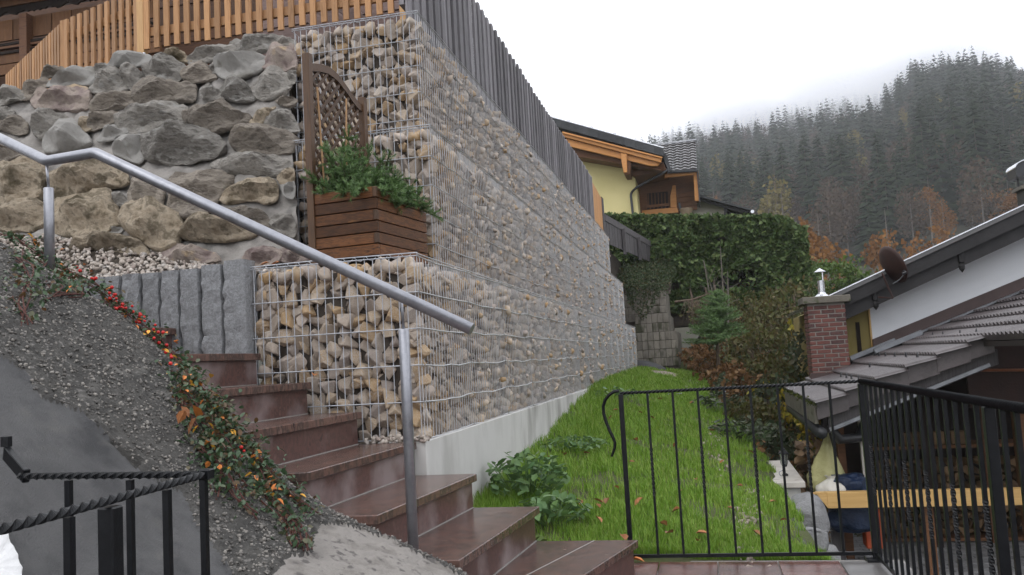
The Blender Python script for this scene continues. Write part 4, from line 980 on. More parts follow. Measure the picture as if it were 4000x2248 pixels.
for sx, sy in ((2410, 1935), (2340, 1990), (2372, 1990), (2338, 2010), (2495, 1995), (2342, 2065), (2595, 2083), (2618, 2118), (2640, 2028), (2730, 2150), (2745, 2120), (2960, 2120), (2205, 1800), (2110, 2025), (2485, 1740), (2405, 1620), (2504, 1630), (2384, 1652), (2295, 1795),
               (2150, 1815), (2266, 1995), (2700, 1590), (2580, 1575), (2554, 1545), (2935, 1785), (2890, 1925), (3064, 2065), (2550, 1650), (2640, 1760), (2780, 1700), (2820, 1830), (2720, 1900), (2470, 1830), (2660, 1950), (2860, 2020), (3020, 1990)):
    lo, hi = 4., 26.; d = ray(sx, sy)
    for _ in range(50):
        m_ = (lo + hi) / 2; q = CAM + d * m_
        if q[2] < land_z(q[0], q[1]): hi = m_
        else: lo = m_
    q = CAM + d * lo
    if q[1] < 4.8 or q[1] > 18: continue
    fallen(q + V3([0, 0, .055]), random.uniform(.05, .085), (random.uniform(-.5, .9), random.uniform(-.5, .5), random.uniform(0, 6.3)))
fallen((-.49, 4.62, .185 - .03), .08, (.3, .2, .4), 'brown_leaf', 'brown leaf lying beside the second step edge', None)
fallen((-.43, 4.70, .02), .075, (.3, .1, 1.4), 'orange_leaf', 'brown leaf under the bottom bar of the scrolled railing', None)
fallen((-2.1, 4.40, 1.09), .06, (.2, .3, .4), 'orange_leaf', 'orange leaf lying on the sixth stair tread', None)
for sx, sy in ((640, 1035 - 4), (690, 1005), (300, 920)):
    p = atz(sx, sy, 1.70); fallen((p[0], min(max(p[1], 4.6), 5.0), grav_z(p[0], 4.8) + .03), .06, (.4, .3, sx), 'brown_leaf', 'brown leaf lying on the gravel under the boulders', 'leaves on the gravel')
# earth and stones showing through the lawn
P = [(x, y, land_z(x, y) + .01) for x, y in zip(RNG.uniform(-.9, .4, 260), RNG.uniform(15.5, 19.6, 260))] + [(.25 - .1 * q + random.gauss(0, .05), 7.2 - q * 2.5 + random.gauss(0, .1), land_z(.25 - .1 * q, 7.2 - 2.5 * q) + .02) for q in np.linspace(0, 1, 120)]
P += [(.05 + random.gauss(0, .07), 9.5 + random.gauss(0, .9), 0) for _ in range(120)]; P = [(a, b, land_z(a, b) + .015) for a, b, c in P]
many('scattered_stones', FILL, V3(P), .017 * RNG.uniform(.4, 1.6, len(P)), M_scree)
v, f = grid(14, 14, lambda u, q: (-1.45 + u * 1.1, 17.4 + q * 2.0, land_z(-1.45 + u * 1.1, 17.4 + q * 2.0) + .07 * math.sin(u * 3.14) * math.sin(q * 3.14) + .02 * nz3(u * 6, q * 6, 1)))
g = MB(); g.add(v, f); struct('scree', g, M_scree, True)
t = thing('bitumen_sheet', 'black bitumen sheet wrapped over the foot of the lowest gabion end', 'sheet', (-1.35, 19.5, .75))
v, f = grid(14, 10, lambda u, q: (-1.50 + u * .62, 19.45 - .12 * q, .98 - .30 * q * (1 - .2 * u) - .22 * u * u + .03 * nz3(u * 5, q * 5, 1)))
g = MB(); g.add(v, f); g.build('sheet', M_pipe, t, smooth=True)

# ================================================================== BLOCK WALLS AND LOW DARK FENCE
t = thing('block_wall', 'terraced old concrete block wall stepping up beyond the gabions', 'block wall', (-1.2, 20, .8))
for (x0, x1, yy, zb, zt, nx) in ((-1.56, -.62, 20.2, .80, 1.60, 7), (-1.60, -.80, 20.75, 1.40, 2.04, 6), (-1.95, -.86, 21.3, 1.9, 2.62, 7)):
    nr = max(2, int(round((zt - zb) / .2))); hh = (zt - zb) / nr
    for r in range(nr):
        w_ = (x1 - x0) / nx
        for i in range(nx):
            xa = x0 + i * w_ + (w_ * .5 if r % 2 and 0 else 0); d_ = random.uniform(-.008, .008)
            g = MB(); g.box(xa + .003, xa + w_ - .003, yy + d_ + (.0 if x1 > -.7 else .0), yy + .22, zb + r * hh + .004, zb + (r + 1) * hh - .004); g.build('block', M_blk, t, bevel=.006)
    g = MB(); g.box(x0 + .01, x1 - .01, yy + .03, yy + 3.5, zb - .3, zt - .01); g.build('wall_core', M_core, t)
    g = MB(); g.box(x1 - .09, x1 + .004, yy + .225, yy + 3.4, zb, zt - .004); g.build('wall_panel', M_blk, t)
v, f = grid(20, 14, lambda u, q: (-2.1 + u * 1.35, 21.7 + q * 3.2, 2.55 + .9 * q + .1 * nz3(u * 4, q * 4, 2)))
g = MB(); g.add(v, f); struct('ivy_bank', g, M_soil)
t = thing('low_fence', 'low dark weathered board fence with sloping rail above the ivy bank', 'wooden fence', (-1.7, 21, 3.6))
fa, fb = V3([-2.0, 19.15]), V3([-1.22, 24.0])
n = 42
for i in range(n):
    q = fa + (fb - fa) * i / n; q2 = fa + (fb - fa) * (i + .94) / n; k = i / n; zt = 4.12 - .10 * k; zb = 3.62 - .04 * k
    g = MB(); g.bar((*((q + q2) / 2), zb), (*((q + q2) / 2), zt), .018 + .006 * (i % 2), np.linalg.norm(q2 - q), (fb[0] - fa[0], fb[1] - fa[1], 0)); g.build('board', M_dkw, t)
g = MB(); g.bar((*fa, 4.20), (*fb, 4.08), .05, .15); g.build('top_rail', M_dkw, t)
for k in (.3, .62, .98):
    q = fa + (fb - fa) * k; g = MB(); g.box(q[0] + .02, q[0] + .09, q[1] - .05, q[1] + .03, 3.5, 4.15 - .1 * k); g.build('post', M_dkw, t)
def cloud(n, fn):
    P = []
    while len(P) < n:
        q = fn()
        if q is not None: P.append(q)
    return V3(P)
P = cloud(4200, lambda: (lambda u, q: (-2.05 + u * (1.2 + .3 * q) + random.gauss(0, .03), 20.9 + q * 3 + random.gauss(0, .1), 2.68 + .95 * q + .14 * abs(nz3(u * 5, q * 5, 2)) - max(0, u - .8) * .9 + random.gauss(0, .05)))(random.random(), random.random()))
P2_ = cloud(900, lambda: (lambda u, q: (-1.75 + u * .8, 20.68 + random.uniform(-.08, .05), 2.75 - q * .9 * (1 - abs(u - .45) * 1.3)))(random.random(), random.random() ** 1.4))
t = thing('ivy', 'ivy creeper hanging over the old block wall', 'ivy', (-1.6, 21.5, 2.5))
v, f = scatter(np.concatenate([P, P2_]), .055, tilt=1.4); raw('foliage', v, f, M_ivy, t, 'stuff')

# ================================================================== HEDGE
t = thing('thuja_hedge', 'big clipped thuja hedge below the yellow house', 'hedge', (0, 24, 2.0))
HX0, HX1, HY0, HY1 = -2.5, 2.72, 23.6, 25.4
def htop(x): return 5.0 - .10 * (x + 2.5) - .35 * sm(2.1, 2.75, x) ** 2
def hbot(x): return 3.2 if x < -1.2 else 2.2
HOLES = [(1.05, 2.95, .62, .28), (.55, 2.85, .35, .2), (-.62, 2.9, .2, .15), (.62, 4.05, .16, .14)]
def hp():
    k = random.random()
    if k < .72:
        x = random.uniform(HX0, HX1); z = random.uniform(hbot(x), htop(x)); b = .16 * nz3(x * 2.2, z * 2.2, 1) + .10 * nz3(x * 6, z * 6, 4); y = HY0 - b - .25 * sm(0, 1, (htop(x) - z) / 2.5) * 0 + abs(random.gauss(0, .10))
        for hx, hz, a_, c_ in HOLES:
            if ((x - hx) / a_) ** 2 + ((z - hz) / c_) ** 2 < 1 and random.random() < .9: return None
    elif k < .88:
        x = random.uniform(HX0, HX1); y = random.uniform(HY0, HY1); z = htop(x) + .07 * nz3(x * 4, y * 4, 2) + .05 * nz3(x * 11, y * 9, 2) - abs(random.gauss(0, .06))
    else:
        y = random.uniform(HY0, HY1); z = random.uniform(2.0, htop(HX1) + .1); x = HX1 + .20 * nz3(y * 2, z * 1.7, 3) + .06 - abs(random.gauss(0, .1)) - .2 * sm(4.2, 4.8, z)
    return (x, y, z)
P = cloud(26000, hp); v, f = scatter(P, .16, SPRIG, SPRIGF3, tilt=1.3); raw('foliage', v, f, M_thuja, t, 'stuff')
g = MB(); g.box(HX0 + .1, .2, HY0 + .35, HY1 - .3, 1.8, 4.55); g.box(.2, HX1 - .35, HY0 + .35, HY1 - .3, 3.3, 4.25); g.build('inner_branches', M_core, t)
for x in (-.3, .1, .35, 1.9, 2.3):
    g = MB(); g.tube([(x, HY0 - .1, 1.8), (x + .05, HY0 - .05, 2.5), (x - .06, HY0 + .1, 3.2)], .035, 7, rr=[.045, .035, .02]); g.build('trunk', M_stem, t, smooth=True)
t = thing('garden_lattice', 'dark diagonal lattice screen showing through a gap in the hedge', 'lattice', (.95, 24.6, 2.6))
for k in range(-7, 14):
    for s_ in (1, -1):
        a0 = .35 + k * .115; pts = [(a0 + q, 2.62 + (q if s_ > 0 else .75 - q)) for q in np.linspace(0, .75, 30) if .36 < a0 + q < 1.62]
        if len(pts) > 4: g = MB(); g.bar((pts[0][0], 24.6 + .006 * s_, pts[0][1]), (pts[-1][0], 24.6 + .006 * s_, pts[-1][1]), .01, .022); g.build('lath', M_black, t)
t = thing('tool_shed', 'pale garden shed wall behind the hedge lattice', 'shed', (.9, 26, 2.3)); g = MB(); g.box(-.9, .95, 26, 26.1, 2.2, 3.15); g.build('wall', M_wwall, t); g = MB(); g.box(.95, 1.8, 26, 26.1, 2.2, 3.1); g.build('wall_panel', M_cream, t)
t = thing('orange_box', 'orange box seen behind the hedge lattice', 'box', (1.3, 25.5, 2.55)); g = MB(); g.box(1.02, 1.30, 25.5, 25.8, 2.6, 2.95); g.box(1.32, 1.55, 25.5, 25.8, 2.65, 2.93); g.build('box_body', M_beam, t, bevel=.02)

# ================================================================== BRAMBLE BANK
def bush(name, label, x, y, rx, ry, rz, n, size, m_, base=LEAF, faces=LEAFF, cat='shrub', zoff=0., stems=9, hang=0., group=None, tilt=1.3):
    z = land_z(x, y) + zoff; t = thing(name, label, cat, (x, y, z), group); ph = random.uniform(0, 50); s_ = MB(); P = []
    for i in range(stems):
        a, q = random.uniform(0, 6.28), random.uniform(.3, .9); e = V3([x + q * rx * math.cos(a), y + q * ry * math.sin(a), z + rz * random.uniform(.6, 1.5)])
        m2 = V3([x + .5 * q * rx * math.cos(a), y + .5 * q * ry * math.sin(a), z + rz * .9]); s_.tube([(x, y, z - .05), m2, e], .008, 4, False, rr=[.012, .007, .003])
    while len(P) < n:
        d = V3([random.gauss(0, 1), random.gauss(0, 1), random.gauss(0, 1)]); d /= np.linalg.norm(d); q = random.uniform(.45, 1) ** .5
        k = 1 + .45 * nz3(d[0] * 2 + ph, d[1] * 2, d[2] * 2); p = V3([x, y, z + rz * .75]) + d * V3([rx, ry, rz]) * q * k
        if nz3(p[0] * 3 + ph, p[1] * 3, p[2] * 3) < -.22: continue
        if p[2] < z - .1: continue
        P.append(p)
    v, f = scatter(V3(P), size, base, faces, tilt=tilt); raw('foliage', v, f, m_, t, 'stuff'); s_.build('stems', M_stem, t); return t
B = [('bramble', 'grey green bramble thicket left of the brick chimney', 1.0, 13.2, .45, .5, .42, 900, .085, M_bram, 0),
     ('bramble', 'dark bramble growth hanging behind the iron railing', .78, 11.4, .36, .45, .34, 800, .075, M_bram, -.1),
     ('fern', 'withered brown fern clump above the lawn rim', .55, 14.2, .36, .35, .40, 520, .10, M_rusty, 0),
     ('fern', 'rust brown bracken heap below the small spruce', .35, 16.0, .45, .5, .30, 620, .09, M_rusty, -.05),
     ('fern', 'withered bracken lying beside the shed roof corner', 1.0, 11.0, .26, .3, .30, 420, .075, M_rusty, -.2),
     ('scrub', 'olive scrub on the bank beneath the hedge', 1.4, 18.5, .8, .8, .55, 1300, .10, M_olive, 0),
     ('scrub', 'brown green scrub to the right of the small spruce', .95, 16.6, .6, .6, .5, 1100, .09, M_olive, 0),
     ('scrub', 'reddish brown undergrowth beside the old block wall', -.15, 20.4, .4, .7, .35, 600, .09, M_rusty, -.05),
     ('scrub', 'mixed scrub covering the top of the bank under the hedge', .5, 21.3, .9, .8, .45, 900, .10, M_olive, .1),
     ('scrub', 'dark scrub behind the chimney foot', 1.75, 14.6, .5, .6, .7, 900, .095, M_bram, 0),
     ('yellow_shrub', 'yellow leaved shrub touching the chimney bricks', 1.28, 11.75, .24, .25, .42, 330, .075, M_yelb, .25),
     ('yellow_shrub', 'small bright yellow leafed sapling on the bank below the hedge', 1.72, 17.2, .16, .16, .16, 70, .10, M_yelb, .55),
     ('yellow_shrub', 'yellow spotted bramble patch left of the chimney foot', 1.15, 12.4, .25, .25, .3, 260, .07, M_yelb, .35),
     ('scrub', 'low olive undergrowth in the middle of the bank', .55, 12.6, .4, .45, .28, 700, .07, M_olive, 0),
     ('bramble', 'leafy green bramble low behind the lawn rim', .62, 10.3, .26, .3, .22, 420, .07, M_lgreen, -.15),
     ('hazel_shrub', 'dark green shrub under the shed eave', .98, 10.0, .24, .35, .42, 520, .075, M_bram, -.55)]
B += [('bramble', 'tangled brown green bramble between lawn rim and chimney', .62, 12.0, .32, .4, .34, 700, .07, M_olive, 0), ('bramble', 'low leafy bramble strip hugging the upper lawn rim', .42, 15.0, .35, .7, .26, 800, .075, M_bram, 0),
      ('scrub', 'yellow flecked scrub right of the withered fern clump', 1.0, 14.6, .45, .45, .42, 750, .08, M_olive, 0), ('yellow_shrub', 'yellowing bramble shoots in the middle of the bank', .82, 13.6, .25, .25, .3, 160, .07, M_yelb, .1),
      ('scrub', 'brown withered scrub on the slope under the young spruce', .1, 18.6, .45, .6, .3, 700, .085, M_rusty, -.05), ('scrub', 'dense green brown scrub filling the bank below the hedge corner', 1.9, 20.0, .8, .8, .7, 1300, .10, M_olive, 0)]
for nm, lb, x, y, rx, ry, rz, n, s_, m_, zo in B: bush(nm, lb, x, y, rx, ry, rz, n, s_, m_, zoff=zo, tilt=1.5)
P = cloud(5200, lambda: (lambda x, y: (x, y, land_z(x, y) + abs(random.gauss(0, .05))) if x > np.interp(y, [3, 11, 13, 20, 24], [.55, .48, .34, -.1, -.4]) else None)(random.uniform(-.4, 2.4), random.uniform(10, 23.4)))
v, f = scatter(P, .085, tilt=1.2); raw('leaf_litter', v, f, M_rusty, None, 'stuff')
P = cloud(4500, lambda: (lambda x, y: (x, y, land_z(x, y) + abs(random.gauss(0, .09))) if x > np.interp(y, [3, 11, 13, 20, 24], [.5, .42, .3, -.2, -.5]) else None)(random.uniform(-.5, 2.4), random.uniform(9.6, 23.4)))
v, f = scatter(P, .075, tilt=1.4); raw('undergrowth', v, f, M_bram, None, 'stuff')
t = thing('young_spruce', 'young bushy spruce standing in front of the hedge', 'tree', (.22, 17.6, .85))
g = MB(); g.tube([(.22, 17.6, .8), (.24, 17.6, 1.5), (.30, 17.6, 2.25)], .03, 7, rr=[.04, .03, .008]); g.build('trunk', M_stem, t)
segs = []
for i in range(150):
    k = random.random(); z = 1.2 + k * 1.05; L_ = .50 * (1 - k) ** .8 + .06; a = random.uniform(0, 6.28); p = V3([.235 + .06 * k, 17.6, z]); d = V3([math.cos(a), math.sin(a), .25 + .5 * k])
    pts = [p + d * L_ * q / 4 + V3([0, 0, -.16 * L_ * (q / 4) ** 2]) for q in range(5)]
    for q in range(4):
        segs.append((pts[q], pts[q + 1]))
        for s_ in (-1, 1):
            e = d + V3([-d[1], d[0], 0]) * s_ * .9; segs.append((pts[q + 1], pts[q + 1] + e * L_ * .22))
needles(segs, 130, .05, 'needles', M_conif, t)
t = thing('bare_shrub', 'dead bare grey shrub standing before the dark hedge', 'shrub', (.42, 20.5, 1.6))
g = MB()
for x0, x1, z1 in ((.25, .1, 3.2), (.42, .5, 3.5), (.34, .2, 2.7), (.5, .62, 2.9)):
    p = [(x0, 20.5, 1.3), ((x0 + x1) / 2 + .03, 20.5, 2.2), (x1, 20.4, z1)]; g.tube(p, .02, 5, False, rr=[.035, .022, .006])
    for _ in range(6): k = random.uniform(1.9, z1 - .1); g.tube([((x0 + x1) / 2, 20.5, k), ((x0 + x1) / 2 + random.uniform(-.3, .3), 20.4, k + random.uniform(.05, .35))], .006, 4, False)
g.build('branches', M_bark, t)
t = thing('root_tangle', 'pale hanging roots and twigs on the eroded bank', 'roots', (0, 20.6, 2.1)); g = MB()
g.tube([(-.62, 20.5, 2.28), (-.2, 20.4, 2.3), (.22, 20.3, 2.42)], .022, 6, rr=[.028, .03, .012])
for i in range(34):
    x = random.uniform(-.4, .12); l = random.uniform(.2, .6); s_ = random.uniform(-.2, .25); g.tube([(x, 20.35, 2.28), (x + s_ * .6, 20.25, 2.28 - l * .5), (x + s_, 20.3, 2.28 - l)], .005, 4, False)
g.build('roots', M_stem, t)
# ================================================================== YELLOW HOUSE
def slab(parent, name, m_, px, Y, depth, fn, bevel=0.):
    P = [aty(*fn(*q), Y) for q in px]; g = MB(); g.prism([(p[0], p[2]) for p in P], 1, Y, Y + depth); return g.build(name, m_, parent, bevel=bevel)
W_ = lambda x, y: (2150 + x / 3.2175, 450 + y / 3.2175)
t = thing('yellow_house', 'pale yellow house with honey coloured barge boards above the hedge', 'house', (-5, 31, 4.5))
slab(t, 'wall', M_yelw, [(-900, 1500), (1130, 1500), (1055, 700), (1040, 640), (-900, 150)], 29.2, 9, W_)
# roof plane and verge: slope running down to the right
RS = .40; rz = lambda x: 7.62 + RS * (-.86 - x)
g = MB(); g.prism([(-.86, rz(-.86)), (-.86, rz(-.86) + .10), (-8.5, rz(-8.5) + .10), (-8.5, rz(-8.5))], 1, 28.0, 37); g.build('roof', M_slate, t)
for i in range(26):
    xa, xb = -.86 - i * .3, -.86 - (i + 1) * .3 - .02; za, zb = rz(xa), rz(xb)
    g = MB(); g.prism([(xa, za - .17), (xa, za + .055), (xb, zb + .035), (xb, zb - .19)], 1, 27.955 - .006 * (i % 2), 27.995); g.build('verge_shingle', M_slate, t)
g = MB(); g.bar((-.86, 28.0, rz(-.86) + .115), (-8.5, 28.0, rz(-8.5) + .115), .05, .03); g.build('metal_edge', M_zinc, t)
for i in range(8):
    x = -2.4 - i * .75; g = MB(); g.box(x - .05, x + .05, 27.97, 28.05, rz(x) + .12, rz(x) + .17); g.build('edge_clip', M_zinc, t)
slab(t, 'barge_board', M_beam, [(1400, 545), (1390, 600), (150, 270), (150, 225)], 28.0, .10, W_, .012)
slab(t, 'barge_board', M_beam, [(1375, 603), (1350, 640), (1260, 640), (200, 385), (200, 292)], 28.12, .10, W_, .012)
slab(t, 'barge_strip', M_beam, [(1408, 528), (1402, 543), (150, 226), (150, 205)], 27.93, .07, W_)
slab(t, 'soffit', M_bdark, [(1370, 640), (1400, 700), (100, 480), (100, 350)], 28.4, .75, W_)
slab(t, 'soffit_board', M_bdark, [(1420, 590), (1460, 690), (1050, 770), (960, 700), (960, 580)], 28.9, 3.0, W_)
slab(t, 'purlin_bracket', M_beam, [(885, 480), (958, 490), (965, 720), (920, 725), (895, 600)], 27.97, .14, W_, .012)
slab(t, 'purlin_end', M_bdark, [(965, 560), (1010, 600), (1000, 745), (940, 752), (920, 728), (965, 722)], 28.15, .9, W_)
dp = [aty(*W_(*q), 28.9) for q in ((1480, 690), (1090, 905))] + [aty(*W_(*q), 29.1) for q in ((1030, 960), (1010, 1000), (1035, 1230), (1040, 1400))]
g = MB(); g.tube(fillet(dp, .06, 4), .045, 8); g.build('drainpipe', M_pipe, t, smooth=True)
g = MB(); a, b = aty(*W_(1440, 510), 28.3), aty(*W_(1510, 690), 28.3); g.tube([a, (a[0] + .02, 37, a[2])], .06, 8); g.build('gutter', M_pipe, t, smooth=True)
slab(t, 'gutter_end', M_pipe, [(1420, 500), (1465, 520), (1520, 690), (1490, 715), (1440, 600)], 28.2, .12, W_)
# wooden wing behind
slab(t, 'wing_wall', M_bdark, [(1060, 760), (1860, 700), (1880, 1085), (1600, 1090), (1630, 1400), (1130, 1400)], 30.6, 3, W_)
for i in range(6):
    y0 = 860 + i * 60
    slab(t, 'wing_plank', M_bdark, [(1560, y0 + 10), (1840, y0 - 30), (1845, y0 + 26), (1563, y0 + 66)], 30.5, .08, W_)
slab(t, 'wing_post', M_beam, [(1535, 885), (1575, 880), (1590, 1160), (1510, 1165), (1505, 1020)], 30.35, .15, W_, .01)
slab(t, 'corner_board', M_beam, [(1795, 712), (1838, 706), (1868, 1080), (1815, 1080)], 29.6, .08, W_, .01)
slab(t, 'dark_edge', M_pipe, [(1838, 690), (1852, 688), (1884, 1085), (1868, 1085)], 29.55, 3, W_)
slab(t, 'eave_beam', M_beam, [(1440, 740), (1815, 715), (1812, 750), (1430, 790)], 29.5, .1, W_, .01)
slab(t, 'eave_fascia', M_pipe, [(1500, 695), (1842, 676), (1842, 700), (1500, 724)], 29.35, .1, W_)
w_ = slab(t, 'window', M_black, [(1215, 985), (1475, 960), (1480, 1110), (1225, 1135)], 30.55, .1, W_)
for k in range(7):
    x = 1222 + k * 42; slab(w_, 'window_bar', M_bdark, [(x, 980), (x + 12, 978), (x + 18, 1130), (x + 6, 1132)], 30.48, .05, W_)
slab(w_, 'frame', M_bdark, [(1200, 1135), (1490, 1108), (1494, 1140), (1205, 1170)], 30.45, .08, W_)
slab(t, 'carved_board', M_beam, [(1150, 1200), (1590, 1160), (1610, 1225), (1150, 1260)], 30.3, .1, W_)
for k in range(6): slab(t, 'carving', M_black, [(1215 + 48 * k, 1170 - 4 * k), (1245 + 48 * k, 1167 - 4 * k), (1247 + 48 * k, 1182 - 4 * k), (1217 + 48 * k, 1185 - 4 * k)], 30.44, .03, W_)
# tiled wing roof: eave in front, ridge behind
eL, eR = aty(*W_(1470, 705), 29.4), aty(*W_(1840, 685), 29.4); rL, rR = aty(*W_(1100, 420), 31.6), aty(*W_(1828, 330), 31.6)
g = MB(); g.add([eL, eR, rR, rL + V3([-.6, 0, 0]), eL - V3([0, 0, .08]), eR - V3([0, 0, .08]), rR - V3([0, 0, .08]), rL + V3([-.6, 0, -.08])], [(0, 1, 2, 3), (7, 6, 5, 4), (0, 4, 5, 1), (1, 5, 6, 2), (2, 6, 7, 3), (3, 7, 4, 0)]); g.build('wing_roof', M_pipe, t)
def wave_tile(w_, l, nc, amp=.016, th=.02):
    m_ = nc * 6; V, F = [], []
    for j, y in enumerate((0, l)):
        for i in range(m_ + 1):
            u = i / m_; z = amp * (.5 - .5 * math.cos(2 * math.pi * nc * u)) + (th if j == 0 else 0); V.append((u * w_, y, z))
    for i in range(m_ + 1): V.append((i / m_ * w_, 0, -.006))
    k = m_ + 1
    F = [(i, i + 1, k + i + 1, k + i) for i in range(m_)] + [(i + 1, i, 2 * k + i, 2 * k + i + 1) for i in range(m_)]
    me = bpy.data.meshes.new('tile_shape'); me.from_pydata(V, [], F); return me
tm = wave_tile(.26, .30, 1, .045, .036); tm.materials.append(M_tile2); sl_ = math.atan2(rR[2] - eR[2], rR[1] - eR[1]); Lr = math.hypot(rR[2] - eR[2], rR[1] - eR[1]); nr = 11
for r in range(nr):
    k = r / nr; xl = eL[0] + (rL[0] - eL[0] - .2) * k; xr = eR[0] + (rR[0] - eR[0]) * k; x = xr - .26
    while x > xl:
        p = V3([x, eR[1] + (rR[1] - eR[1]) * k, eR[2] + (rR[2] - eR[2]) * k + .012]); inst('roof_tile', tm, t, p, (sl_, 0, 0), (1, Lr / nr / .27, 1)); x -= .262
g = MB(); g.tube([rR + V3([.02, 0, .03]), rL + V3([-.2, 0, .03])], .06, 8); g.build('ridge_cap', M_metal, t)
t = thing('cream_annex', 'cream rendered annex with low dark roof right of the yellow house', 'house', (1, 31, 4.5))
slab(t, 'wall', M_cream, [(1630, 1085), (1880, 1070), (2180, 1170), (2190, 1400), (1630, 1400)], 30.9, 4, W_)
slab(t, 'verge_board', M_fasc, [(1880, 1030), (1880, 1075), (2440, 1240), (2520, 1215), (2520, 1185)], 30.2, .15, W_)
slab(t, 'roof', M_slate, [(1885, 1003), (1885, 1032), (2540, 1205), (2545, 1185)], 30.0, 6, W_)
slab(t, 'gable_fill', M_black, [(2180, 1165), (2440, 1245), (2500, 1260), (2500, 1400), (2190, 1400)], 31.2, .2, W_)
slab(t, 'roof_post', M_fasc, [(2185, 1160), (2225, 1165), (2222, 1260), (2182, 1255)], 30.3, .15, W_)
q = aty(*W_(2538, 1215), 30.0); g = MB(); g.tube([(q[0], 29.95, q[2]), (q[0], 36, q[2])], .06, 8); g.build('gutter', M_zinc, t)
t = thing('garden_pot', 'wide terracotta bowl planter in front of the cream annex wall', 'flower pot', tuple(aty(*W_(1710, 1225), 30.2))); q = aty(*W_(1710, 1225), 30.2); g = MB(); g.tube([q - V3([0, 0, .25]), q + V3([0, 0, .0]), q + V3([0, 0, .12]), q + V3([0, 0, .15])], .2, 14, rr=[.14, .2, .23, .19]); g.build('bowl', M_flow, t)
t = thing('wall_lantern', 'small black wall lantern at the corner of the cream annex', 'lamp', tuple(aty(*W_(1625, 1150), 30.4))); slab(t, 'lamp_frame', M_lamp, [(1605, 1105), (1628, 1095), (1650, 1170), (1625, 1200)], 30.4, .12, W_)

# ================================================================== HOUSE ON THE RIGHT WITH LOW TILED ROOF
D_ = lambda x, y: (3100 + x / 2.8615, 900 + y / 2.8615); E_ = lambda x, y: (3100 + x / 2.8615, 1350 + y / 2.8615)
t = thing('right_house', 'white walled house with dark verge and low brown tiled porch roof on the right', 'house', (3, 11, -1))
lz = lambda x: .615 + .36 * (x - 1.05)                     # plane of the low roof
g = MB(); g.prism([(1.93, -1), (6.6, -1), (6.6, 3.5), (1.93, 1.72)], 1, 11.0, 11.2); g.build('gable_wall', M_wwall, t)
g = MB(); g.prism([(1.55, -1), (1.928, -1), (1.928, 1.72), (1.55, 1.58)], 1, 11.01, 16); g.build('ochre_wall', M_ochre, t)
g = MB(); g.prism([(1.925, .9), (1.945, .9), (1.945, 1.73), (1.925, 1.72)], 1, 10.985, 11.005); g.build('corner_strip', M_timb, t)
g = MB(); p = aty(*D_(690, 1030), 11.0); g.box(p[0], p[0] + .045, 10.995, 11.02, .75, p[2]); g.build('window_slit', M_black, t)
uz = lambda x: 1.66 + .405 * (x - 1.50)
for (a, b, y0, y1, m_, nm) in ((-.03, .02, 10.42, 15, M_tile2, 'roof'), (-.18, -.031, 10.45, 10.49, M_fasc, 'verge_board'), (-.33, -.14, 10.52, 10.56, M_fasc, 'verge_board'), (-.20, -.05, 10.57, 10.99, M_fasc, 'soffit')):
    x0 = 1.36 if nm != 'soffit' else 1.5
    g = MB(); g.prism([(x0, uz(x0) + a), (6.8, uz(6.8) + a), (6.8, uz(6.8) + b), (x0, uz(x0) + b)], 1, y0, y1); g.build(nm, m_, t)
g = MB(); g.bar((1.38, 10.41, uz(1.38) + .024), (6.8, 10.41, uz(6.8) + .024), .05, .012); g.build('metal_edge', M_zinc, t)
for (x, z) in ((1.93, 1.66), (2.87, 2.02), (3.85, 2.42)):
    g = MB(); g.tube([(x, 10.52, z + .05), (x, 10.52, z - .09), (x, 10.52, z - .10), (x, 10.52, z - .13), (x, 10.52, z - .165), (x, 10.52, z - .205)], .03, 8, rr=[.036, .036, .016, .034, .03, .002]); g.build('carved_bracket', M_fasc, t)
    g = MB(); g.box(x - .035, x + .03, 10.55, 10.98, z - .06, z + .05); g.build('purlin_end', M_fasc, t)
g = MB(); g.prism([(1.94, lz(1.94) + .03), (6.6, lz(6.6) + .03), (6.6, lz(6.6) + .21), (1.94, lz(1.94) + .19)], 1, 10.93, 10.995); g.build('wall_flashing', M_brown, t)
g = MB(); g.bar((2.05, 10.86, lz(2.05) + .06), (6.6, 10.86, lz(6.6) + .06), .10, .02); g.build('flashing_edge', M_metal, t)
for (a, b, y_, h_) in ((1.62, 2.12, 10.62, .10), (1.84, 2.35, 10.35, .09)):
    g = MB(); g.bar((a, y_, lz(a) + h_), (b, y_, lz(b) + h_), .07, .05); g.build('gutter_piece', M_metal, t)
    g = MB(); g.bar((a, y_ + .05, lz(a) + h_ - .05), (b, y_ + .05, lz(b) + h_ - .05), .04, .05); g.build('gutter_piece', M_pipe, t)
g = MB(); g.prism([(.96, lz(.96) + .02), (1.75, lz(1.75) + .02), (1.75, lz(1.75) + .035), (.96, lz(.96) + .035)], 1, 10.0, 10.42); g.build('chimney_flashing', M_brown, t)
g = MB(); g.box(1.135, 1.60, 10.30, 10.345, .64, .78); g.build('chimney_flashing', M_brown, t)
